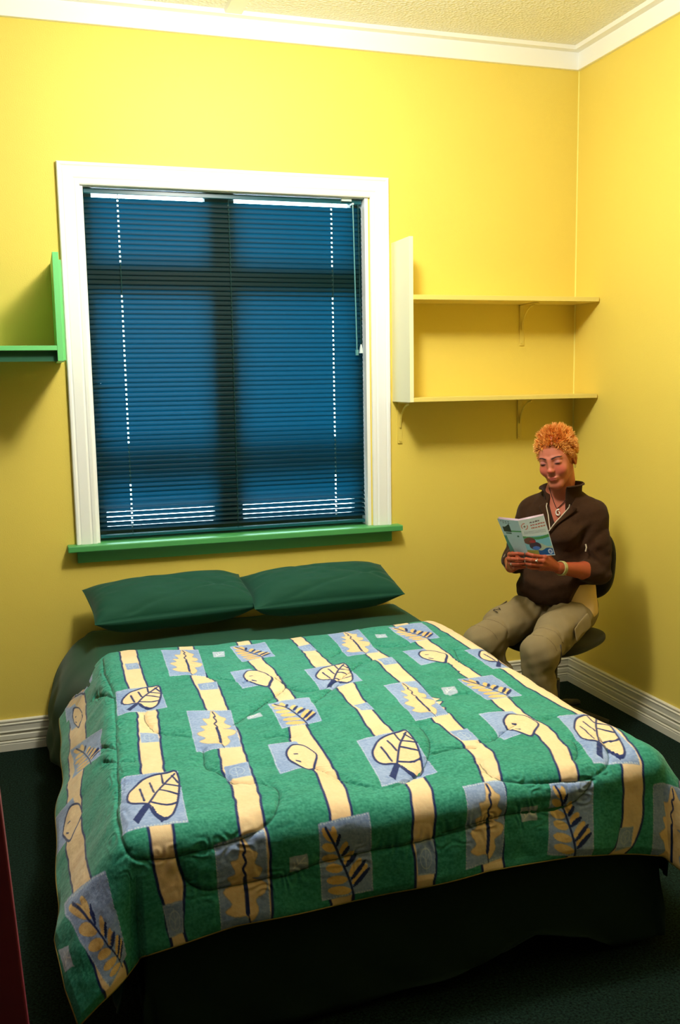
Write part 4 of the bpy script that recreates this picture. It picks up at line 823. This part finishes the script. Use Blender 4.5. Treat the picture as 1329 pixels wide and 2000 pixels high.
# pale shirt tail at the left hip and waist tab
m_shirt = mat('pale_shirt', (226, 190, 138), .85, bump=(120, .4, .002))
fs = Field(axis(.02, .26, .004), axis(-.20, .16, .004), axis(.53, .76, .004))
fs.cone((.080, .005, .57), (.066, -.005, .72), .104, .092, .03, ((0, 1, 0), 1.02)); fs.disp(lambda X, Y, Z: .003*n3(X, Y, Z, 50, 2))
fs.cut(lambda X, Y, Z: (.562-.10*Y)-Z+0*X); fs.cut(lambda X, Y, Z: Z-.735+0*X+0*Y); fs.cut(lambda X, Y, Z: (.075-X)+.35*(Z-.62)+0*Y)
Vs, Qs = fs.mesh(); body_mesh('shirt', relax(Vs, Qs, 2), Qs, m_shirt, person)
# ---------------------------------------------------------------- trousers
m_trous = mat('tan_cotton_twill', (138, 121, 88), .88, bump=(260, .3, .001), spec=.15, vary=(14, .06))
ft = Field(axis(-.27, .29, .0045), axis(-.24, .56, .0045), axis(.05, .68, .0045))
ft.cone((-.05, -.045, .565), (.05, -.045, .565), .112, .112, .05); ft.cone((0, -.03, .58), (0, -.03, .64), .135, .13, .03, ((0, 1, 0), 1.2))
for h_, k_, a_, sd_ in ((HIPL, KNL, ANL, 1), (HIPR, KNR, ANR, -1)):
    h_ = np.array(h_); k_ = np.array(k_); a_ = np.array(a_)
    ft.cone(h_+np.array((0, 0, -.002)), h_*.45+k_*.55, .092, .078, .03); ft.cone(h_*.45+k_*.55, k_+np.array((0, -.014, -.004)), .078, .068, .03)
    sh = k_*.55+a_*.45+np.array((0, .004, 0)); ft.cone(k_+np.array((0, -.004, -.01)), sh, .064, .066, .04); ft.cone(sh, a_, .066, .070, .02)
    ft.cone(h_+np.array((sd_*.045, .12, -.012)), h_+np.array((sd_*.062, .25, -.03)), .050, .050, .02)   # cargo pocket fullness
def tfolds(X, Y, Z):
    g = .0048*n3(X, Y, Z, 22, 3)+.0032*n3(X, Y, Z, 50, 7)+.0012*n3(X, Y, Z, 110, 2)
    for kn in (KNL, KNR): g = g+.0050*np.sin((X-kn[0])*95+Z*22)*np.exp(-((Z-.40)/.09)**2)*np.exp(-((X-kn[0])/.09)**2)
    for kn in (KNL, KNR):
        d = np.sqrt((X-kn[0])**2+(Y-kn[1]+.06)**2+(Z-kn[2]+.06)**2); g = g+.0018*np.sin(d*150)*np.exp(-((d-.085)/.04)**2)*(Z < kn[2])
        g = g+.004*np.exp(-((Y-kn[1]+.075+.25*(Z-kn[2]))/.006)**2)*(np.abs(X-kn[0]) < .12)
    g = g+.004*np.sin((Y*.8+np.abs(X)*1.2+Z)*105)*np.exp(-((Y-.09)/.06)**2)
    return g
ft.disp(tfolds); ft.cut(lambda X, Y, Z: .075-Z+0*X+0*Y)
Vt, Qt = ft.mesh(); Vt = relax(Vt, Qt, 2)
tr = body_mesh('trousers', Vt, Qt, m_trous, person)
# cargo pocket flaps and zips
def side_x(y, z, sd_):
    Vf = Vt[(np.abs(Vt[:, 1]-y) < .015) & (np.abs(Vt[:, 2]-z) < .015)]; return Vf[:, 0].max() if sd_ > 0 else Vf[:, 0].min()
def top_z(x, y):
    Vf = Vt[(np.abs(Vt[:, 0]-x) < .015) & (np.abs(Vt[:, 1]-y) < .015)]; return Vf[:, 2].max() if len(Vf) else .58
for sd_ in (1, -1):
    rows = []
    for i in range(9):
        t = i/8; y = .10+.15*t; zt = .600-.035*t
        r_ = []
        for k in range(6):
            z = zt-.052*k/5*(1+.12*math.sin(t*7)); r_.append((side_x(y, z, sd_)+sd_*(.006+.010*(k/5)**1.5), y, z))
        rows.append(r_)
    ribbon(rows, 'pocket_flap', m_trous, tr, .005)
m_dzip = mat('zip_dark', (48, 40, 34), .7)
def snap(p, Vs_, off=.001):
    k_ = np.argmin(((Vs_-np.array(p))**2).sum(1)); q_ = Vs_[k_]; d_ = np.array((.5, .85, .15)); return tuple(q_+d_*off)
MB().tube([bw(snap(p, Vt, .001)) for p in ((.178, .36, .515), (.186, .375, .49), (.190, .38, .465), (.194, .38, .44), (.198, .375, .415), (.199, .37, .39))], .0042, 6).build('leg_zip', m_dzip, tr, smooth=True)
m_seam = mat('seam_thread', (112, 92, 64), .9)
for kn, sd_ in ((KNL, 1), (KNR, -1)):
    for dy_ in (-.075, -.005):
        arc_ = []
        for t in np.linspace(-1.25, 1.25, 15):
            arc_.append(bw(snap((kn[0]+.09*math.sin(t), kn[1]+dy_+.012*math.cos(t*2), kn[2]+.10*math.cos(t)*(.8 if dy_ < -.02 else .55)), Vt, .0)))
        MB().tube(arc_, .0012, 5).build('seam', m_seam, tr)
# small dark embroidered squiggle on the right thigh
pts = [(-.13+.012*math.sin(t*2.1)+.004*math.sin(t*9), .27+.008*t, 0) for t in np.linspace(0, 4, 24)]
pts = [(x, y, top_z(x, y)+.0005) for x, y, _ in pts]
MB().tube([bw(p) for p in pts], .0013, 5).build('embroidery', m_dzip, tr)
# shoes
m_shoe = mat('dark_shoe', (30, 28, 28), .6)
for a_, sd_ in ((ANL, 1), (ANR, -1)):
    fo = Field(axis(a_[0]-.08, a_[0]+.08, .005), axis(a_[1]-.10, a_[1]+.24, .005), axis(-.01, .16, .005))
    zb = max(a_[2]-.10, 0)
    fo.cone((a_[0], a_[1]-.03, zb+.040), (a_[0]+.01*sd_, a_[1]+.13, zb+.036), .038, .040, .02, ((0, 0, 1), 1.15)); fo.cone((a_[0], a_[1]-.01, zb+.05), a_, .038, .042, .02)
    fo.cut(lambda X, Y, Z: (zb+.004)-Z+0*X+0*Y); Vv, Qq = fo.mesh(); body_mesh('shoe', Vv, Qq, m_shoe, person)
# ---------------------------------------------------------------- hair
m_hair = bpy.data.materials.new('orange_hair'); m_hair.use_nodes = True; nt = m_hair.node_tree; b = nt.nodes['Principled BSDF']; b.inputs['Roughness'].default_value = .45
at_ = nt.nodes.new('ShaderNodeAttribute'); at_.attribute_name = 'tone'; nt.links.new(at_.outputs['Color'], b.inputs['Base Color'])
HV = []; HF = []; HCo = []
r2 = np.random.default_rng(11)
c_root, c_mid, c_tip, c_red = [np.array(lin(c)) for c in ((186, 92, 32), (240, 154, 58), (254, 212, 120), (204, 84, 30))]
def in_hair(d):
    """direction on the skull (head space) covered by hair"""
    az = math.atan2(d[0], d[1])            # 0 = front
    el_ = math.asin(d[2]); A_ = abs(az)
    lim = np.interp(A_, [0, .35, .6, .85, 1.1, 1.45, 1.8, 2.4, 3.15], [.46, .44, .34, .04, -.38, -.50, -.66, -.76, -.80])
    return el_ > lim-.02*math.sin(az*9)
cnt_ = 0
while cnt_ < 9000:
    d = r2.normal(size=3); d /= np.linalg.norm(d)
    if not in_hair(d): continue
    base = np.array((0, -.014, .030))+d*np.array((.0725, .0930, .0835))
    side_ = abs(d[0]); up_ = max(d[2], 0)
    ln = .016+.009*up_+.009*r2.random()+.006*up_*math.sin(d[0]*17+2)*math.sin(d[1]*15)
    if d[2] < .1: ln = .014+.008*r2.random()
    az = math.atan2(d[0], d[1])
    if abs(az) < .8 and d[2] < .85: ln *= .85
    cl = (math.floor(d[0]*7+.3*math.sin(d[1]*9)), math.floor(d[1]*7), math.floor(d[2]*6)); rr_ = np.random.default_rng(abs(hash(cl)) % 99991); tang = rr_.normal(size=3)*.75+r2.normal(size=3)*.20+np.array((0, -.1, .3*up_))
    if d[2] < .25: tang += np.array((0, -.45, -.55))
    dr = d*(1.15 if d[2] > .45 else .7 if d[2] > .1 else .40)+tang*.75; dr /= np.linalg.norm(dr)
    dr2 = dr*.8+np.array((.35*math.sin(d[1]*31+1), .35*math.sin(d[0]*27+2), -.1+.35*up_)); dr2 /= np.linalg.norm(dr2)
    p0 = base-d*.002; p1 = base+dr*ln*.55; p2 = p1+dr2*ln*.55
    w_ = .0011+.0008*r2.random(); a_ = np.cross(dr, r2.normal(size=3)); a_ /= np.linalg.norm(a_); b2 = np.cross(dr, a_)
    n0 = len(HV)
    for p_, ww in ((p0, w_), (p1, w_*.8)):
        for k in range(3):
            t = 2*math.pi*k/3; HV.append(HM @ Vector(p_+(a_*math.cos(t)+b2*math.sin(t))*ww))
    HV.append(HM @ Vector(p2))
    for k in range(3):
        k2 = (k+1) % 3; HF.append((n0+k, n0+k2, n0+3+k2, n0+3+k)); HF.append((n0+3+k, n0+3+k2, n0+6))
    sh_ = r2.random(); tcol = c_tip*sh_+c_mid*(1-sh_)
    red = np.clip(1.2*(d[1]*.4+d[2]-.72), 0, 1)*.8
    if d[2] < .55: tcol = tcol*.6+c_tip*.4
    mcol = c_mid*(1-red)+c_red*red; rcol = c_root*(1-red*.5)+c_red*.8*red*.5; tcol = tcol*(1-red*.6)+c_red*1.2*red*.6
    HCo += [rcol]*3+[mcol]*3+[tcol]; cnt_ += 1
HVw = np.array([tuple(bw(v)) for v in HV])
me = bpy.data.meshes.new('hair'); me.from_pydata([tuple(v) for v in HVw], [], HF); me.update()
ho = bpy.data.objects.new('hair', me); COL.objects.link(ho); me.materials.append(m_hair); ho.parent = person; ho.matrix_parent_inverse = Matrix.Translation(-person.location)
at = me.color_attributes.new('tone', 'FLOAT_COLOR', 'POINT'); at.data.foreach_set('color', np.concatenate([np.array(HCo), np.ones((len(HCo), 1))], 1).astype(np.float32).ravel())
# ---------------------------------------------------------------- necklace, bracelet, rings, earring
nk = [];
for i in range(15):
    t = i/14*2-1; x = .030+.052*t-.012*(1-abs(t)); z = 1.012+.085*abs(t)**1.25; 
    Vf = fb; nk.append((x, .055-.045*abs(t)**1.6, z))
# drop the cord onto the chest surface
Bv = np.array([v.co[:] for v in bo.data.vertices]); BMi = np.linalg.inv(BM_np); Bl = Bv@BMi[:3, :3].T+BMi[:3, 3]
def chest_y(x, z):
    m_ = (np.abs(Bl[:, 0]-x) < .008) & (np.abs(Bl[:, 2]-z) < .008) & (Bl[:, 1] > -.05); return Bl[m_, 1].max() if m_.any() else .03
nk = [(x, chest_y(x, z)+.0015, z) for x, y, z in nk]
nko = MB().tube([bw(p) for p in nk], .0016, 6).build('necklace', mat('necklace_cord', (52, 26, 18), .6), person)
px_, pz_ = .028, .995; py_ = max(chest_y(px_, pz_)+.006, nk[7][1]+.004)
sp_ = [(px_+.0125*(1-t*.62)*math.cos(t*6.4+1.3), py_, pz_+.0145*(1-t*.62)*math.sin(t*6.4+1.3)) for t in np.linspace(0, 1, 26)]
MB().tube([bw(p) for p in sp_], [.0036*(1-.45*i/25) for i in range(26)], 8).build('pendant', mat('bone_white', (240, 232, 214), .3), nko, smooth=True)
def ring_obj(name, c, ax_, rad, thick, m, flat=1.0):
    ax_ = Vector(ax_).normalized(); a_ = ax_.orthogonal().normalized(); b2 = ax_.cross(a_)
    pts = [Vector(c)+(a_*math.cos(t)+b2*math.sin(t))*rad for t in np.linspace(0, 2*math.pi, 29)]
    return MB().tube([bw(p) for p in pts], thick, 8, cap=False).build(name, m, person, smooth=True)
m_silver = mat('silver', (200, 200, 190), .25, metal=.9)
u_ = np.array(WRL)-np.array(ELL)
for q, kk in ((.92, 0),):
    c_ = np.array(ELL)+u_*q
    for s_ in (-.006, -.002, .002, .006): ring_obj('bracelet', c_+u_/np.linalg.norm(u_)*s_, u_, .0275, .0028, mat('bracelet_beads', (168, 160, 104), .4))
def dot(name, p, r_, m):
    o = MB().tube([bw((p[0], p[1]-.001, p[2])), bw((p[0], p[1]+r_*.8, p[2]))], [r_, r_*.5], 10).build(name, m, person, smooth=True)
ring_obj('ring', (.083, .331, .840), (1, -.6, 0), .0092, .0013, m_silver); dot('ring_stone', (.083, .341, .841), .0040, mat('ring_stone_white', (245, 240, 232), .2))
ring_obj('ring', (-.036, .320, .813), (1, .6, 0), .0088, .0013, m_silver); dot('ring_stone', (-.036, .330, .813), .0036, mat('ring_stone_white', (245, 240, 232), .2))
ep = hp(.0735, .004, -.040)
MB().tube([bw((ep[0], ep[1]+.006*math.cos(t), ep[2]-.006+.006*math.sin(t))) for t in np.linspace(0, 6.28, 14)], .0014, 6).build('earring', m_silver, person)
ur_ = (np.array(WRR)-np.array(ELR)); ur_ /= np.linalg.norm(ur_)
for s_ in (.056, .066): ring_obj('cuff_stripe', np.array(ELR)+ur_*s_, ur_, .0455, .0035, m_zip)
# pale piping marks on the sleeve
e1 = np.array(ELL)
MB().tube([bw((.158, .062, .876)), bw((.163, .064, .862)), bw((.160, .066, .846))], .003, 6).build('sleeve_toggle', m_zip, fl)

# ---------------------------------------------------------------- brochure held in both hands
m_bro = bpy.data.materials.new('brochure_print'); m_bro.use_nodes = True; nt = m_bro.node_tree; b = nt.nodes['Principled BSDF']; b.inputs['Roughness'].default_value = .35
at_ = nt.nodes.new('ShaderNodeAttribute'); at_.attribute_name = 'print'; nt.links.new(at_.outputs['Color'], b.inputs['Base Color'])
m_paper = mat('brochure_inner_pages', (206, 176, 190), .5)
bro = empty('brochure', bw((.03, .32, .87)), 'open brochure with pale blue picture cover held in both hands', 'brochure')
def panel(name, TL, TR, BR, BL, bow, paintfn):
    n1, n2 = 80, 110; TL, TR, BR, BL = map(np.array, (TL, TR, BR, BL))
    u, v = np.meshgrid(np.linspace(0, 1, n1), np.linspace(0, 1, n2), indexing='ij')
    P_ = (TL*((1-u)*(1-v))[..., None]+TR*(u*(1-v))[..., None]+BR*(u*v)[..., None]+BL*((1-u)*v)[..., None])
    nrm = np.cross(TR-TL, BL-TL); nrm /= np.linalg.norm(nrm)
    if nrm[1] < 0: nrm = -nrm
    P_ = P_+nrm*(bow*np.sin(u*np.pi))[..., None]
    P2 = P_-nrm*.0016
    id_ = np.arange(n1*n2).reshape(n1, n2); q_ = np.stack([id_[:-1, :-1], id_[1:, :-1], id_[1:, 1:], id_[:-1, 1:]], -1).reshape(-1, 4)
    per = np.array(list(id_[:, 0])+list(id_[-1, 1:])+list(id_[-2::-1, -1])+list(id_[0, -2:0:-1])); nx_ = np.roll(per, -1); N_ = n1*n2
    o = body_mesh(name, np.concatenate([P_.reshape(-1, 3), P2.reshape(-1, 3)]), np.concatenate([q_, q_[:, ::-1]+N_, np.stack([per, nx_, nx_+N_, per+N_], -1)]), m_bro, bro, smooth=False)
    c_ = paintfn(u, v).reshape(-1, 3); c_ = np.concatenate([c_, np.repeat(np.array([lin((200, 190, 200))]), N_, 0)])
    at = o.data.color_attributes.new('print', 'FLOAT_COLOR', 'POINT'); at.data.foreach_set('color', np.concatenate([c_, np.ones((len(c_), 1))], 1).astype(np.float32).ravel())
    # inner leaf fanned slightly behind
    P3 = [np.array(q)-nrm*.006+np.array((0, 0, .004)) for q in (TL, TR, BR, BL)]
    body_mesh('inner_page', np.array(P3+[p-nrm*.0008 for p in P3]), np.array([(0, 1, 2, 3), (7, 6, 5, 4), (0, 4, 5, 1), (1, 5, 6, 2), (2, 6, 7, 3), (3, 7, 4, 0)]), m_paper, bro, smooth=False)
def fillc(c, m_, col): c[m_] = np.array(lin(col))
def cover(u, v):
    c = np.ones(u.shape+(3,))*np.array(lin((196, 206, 204)))
    fillc(c, (v > .47), (116, 176, 196)); fillc(c, (v > .45+.05*np.sin(u*3)) & (v < .52+.05*np.sin(u*3)), (72, 140, 84))
    fillc(c, (v > .72+.05*np.sin(u*9)) & (u > .3), (164, 178, 156)); fillc(c, (v > .90-.10*u+.02*np.sin(u*14)), (24, 84, 150))
    fillc(c, ((u-.20)/.22)**2+((v-.60)/.10)**2 < 1, (96, 58, 44)); fillc(c, ((u-.36)/.22)**2+((v-.74)/.11)**2 < 1, (60, 44, 62)); fillc(c, ((u-.38)/.14)**2+((v-.80)/.05)**2 < 1, (70, 110, 190)); fillc(c, ((u-.30)/.12)**2+((v-.62)/.04)**2 < 1, (150, 40, 48))
    fillc(c, (v > .86) & (u < .42), (146, 150, 72))
    for k, (a_, b_, col) in enumerate(((.38, .78, (84, 60, 60)), (.40, .96, (170, 80, 60)), (.40, .97, (176, 92, 62)))):
        vv = .12+.075*k-.03*u; on = (np.abs(v-vv-.004*np.sign(np.sin(u*95+k*2))) < .015) & (u > a_) & (u < b_) & (np.sin(u*60+k*1.7) > -.86); fillc(c, on, col)
    rr = np.hypot((u-.17), (v-.19)*1.35); fillc(c, (rr < .125) & (rr > .095) & (np.sin(np.arctan2(v-.19, u-.17)*2.2) > -.55), (190, 110, 90)); fillc(c, (rr < .035), (110, 96, 80))
    for k in range(3): fillc(c, (np.abs(v-.335-.028*k) < .006) & (u > .08) & (u < .9) & (np.sin(u*120+k) > -.5), (150, 158, 160))
    rr = np.hypot((u-.86), (v-.90)*1.3); fillc(c, rr < .085, (196, 206, 224)); fillc(c, (rr < .05), (90, 110, 170))
    fillc(c, (u > .975) | (v > .985), (214, 224, 226))
    return c
def back(u, v):
    c = np.ones(u.shape+(3,))*np.array(lin((176, 200, 206)))
    fillc(c, (u < .22+.05*np.sin(v*9)) & (v > .45), (74, 140, 132)); fillc(c, (v > .30) & (v < .335) & (u > .5), (76, 150, 84)); fillc(c, (v > .16+.05*np.sin(u*8)) & (v < .34) & (u > .12) & (u < .52), (40, 56, 52))
    fillc(c, ((u-.78)/.05)**2+((v-.46)/.025)**2 < 1, (44, 92, 70)); fillc(c, (v > .36) & (v < .40) & (u > .2) & (u < .5), (60, 96, 84))
    for k in range(2): fillc(c, (np.abs(v-.05-.05*k) < .009) & (u > .12+.1*k) & (u < .62) & (np.sin(u*50+k) > -.6), (60, 66, 74))
    for k in range(9): fillc(c, (np.abs(v-.54-.04*k) < .005) & (u > .34) & (u < .92) & (np.sin(u*130+k*2) > -.3), (156, 182, 188))
    fillc(c, (v > .93), (90, 160, 160))
    return c
spT, spB = (.018, .372, 1.000), (.040, .325, .858)
panel('front_cover', spT, (.098, .312, 1.021), (.128, .268, .858), spB, .004, cover)
panel('back_cover', (-.118, .305, .990), spT, spB, (-.066, .272, .838), .003, back)
# ================================================================ office chair under the person
m_chair = mat('chair_charcoal_fabric', (34, 33, 31), .85, bump=(350, .4, .001), vary=(120, .12), sheen=.1)
m_plast = mat('chair_black_plastic', (16, 16, 17), .45)
ch = empty('office_chair', B0, 'dark charcoal office chair with rounded backrest in the corner by the right wall', 'chair')
def superpad(name, c, rx, ry, rz, pw, tilt, m, curve=0):
    N1, N2 = 64, 32; Vp = []
    for i in range(N1):
        for j in range(N2):
            th = 2*math.pi*i/N1; ph = -math.pi/2+math.pi*j/(N2-1)
            cs = lambda a, p: math.copysign(abs(math.cos(a))**p, math.cos(a)); sn = lambda a, p: math.copysign(abs(math.sin(a))**p, math.sin(a))
            x = rx*cs(ph, .45)*cs(th, pw); y = ry*cs(ph, .45)*sn(th, pw); z = rz*sn(ph, .8)
            z += curve*(x/rx)**2*rz
            v = Matrix.Rotation(tilt, 3, 'X') @ Vector((x, y, z)); Vp.append((v.x+c[0], v.y+c[1], v.z+c[2]))
    q_ = [(i*N2+j, ((i+1) % N1)*N2+j, ((i+1) % N1)*N2+j+1, i*N2+j+1) for i in range(N1) for j in range(N2-1)]
    o = body_mesh(name, np.array(Vp), np.array(q_), m, ch)
    bmm = bmesh.new(); bmm.from_mesh(o.data); bmesh.ops.remove_doubles(bmm, verts=bmm.verts, dist=1e-5); bmesh.ops.recalc_face_normals(bmm, faces=bmm.faces); bmm.to_mesh(o.data); bmm.free(); o.data.shade_smooth()
    return o
superpad('seat', (0, .02, .438), .190, .215, .036, .65, 0, m_chair, .25)
superpad('backrest', (0, -.205, .745), .180, .165, .030, .72, math.radians(97), m_chair, -.8)
cb = MB(); cb.tube([bw((0, -.10, .395)), bw((0, -.22, .40)), bw((0, -.262, .47)), bw((0, -.262, .72))], .018, 10); cb.build('back_support', m_plast, ch, smooth=True)
MB().tube([bw((0, .02, .13)), bw((0, .02, .26))], .027, 16).tube([bw((0, .02, .25)), bw((0, .02, .402))], .016, 14).build('gas_column', m_plast, ch)
for k in range(5):
    a_ = math.radians(90+72*k+36); dx, dy = math.cos(a_), math.sin(a_)
    lg = MB().tube([bw((0, .02, .135)), bw((dx*.12, .02+dy*.12, .115)), bw((dx*.235, .02+dy*.235, .088))], [.026, .020, .015], 10).build('base_leg', m_plast, ch, smooth=True)
    MB().tube([bw((dx*.235-dy*.014, .02+dy*.235+dx*.014, .027)), bw((dx*.235+dy*.014, .02+dy*.235-dx*.014, .027))], .026, 18).build('caster', m_plast, lg)
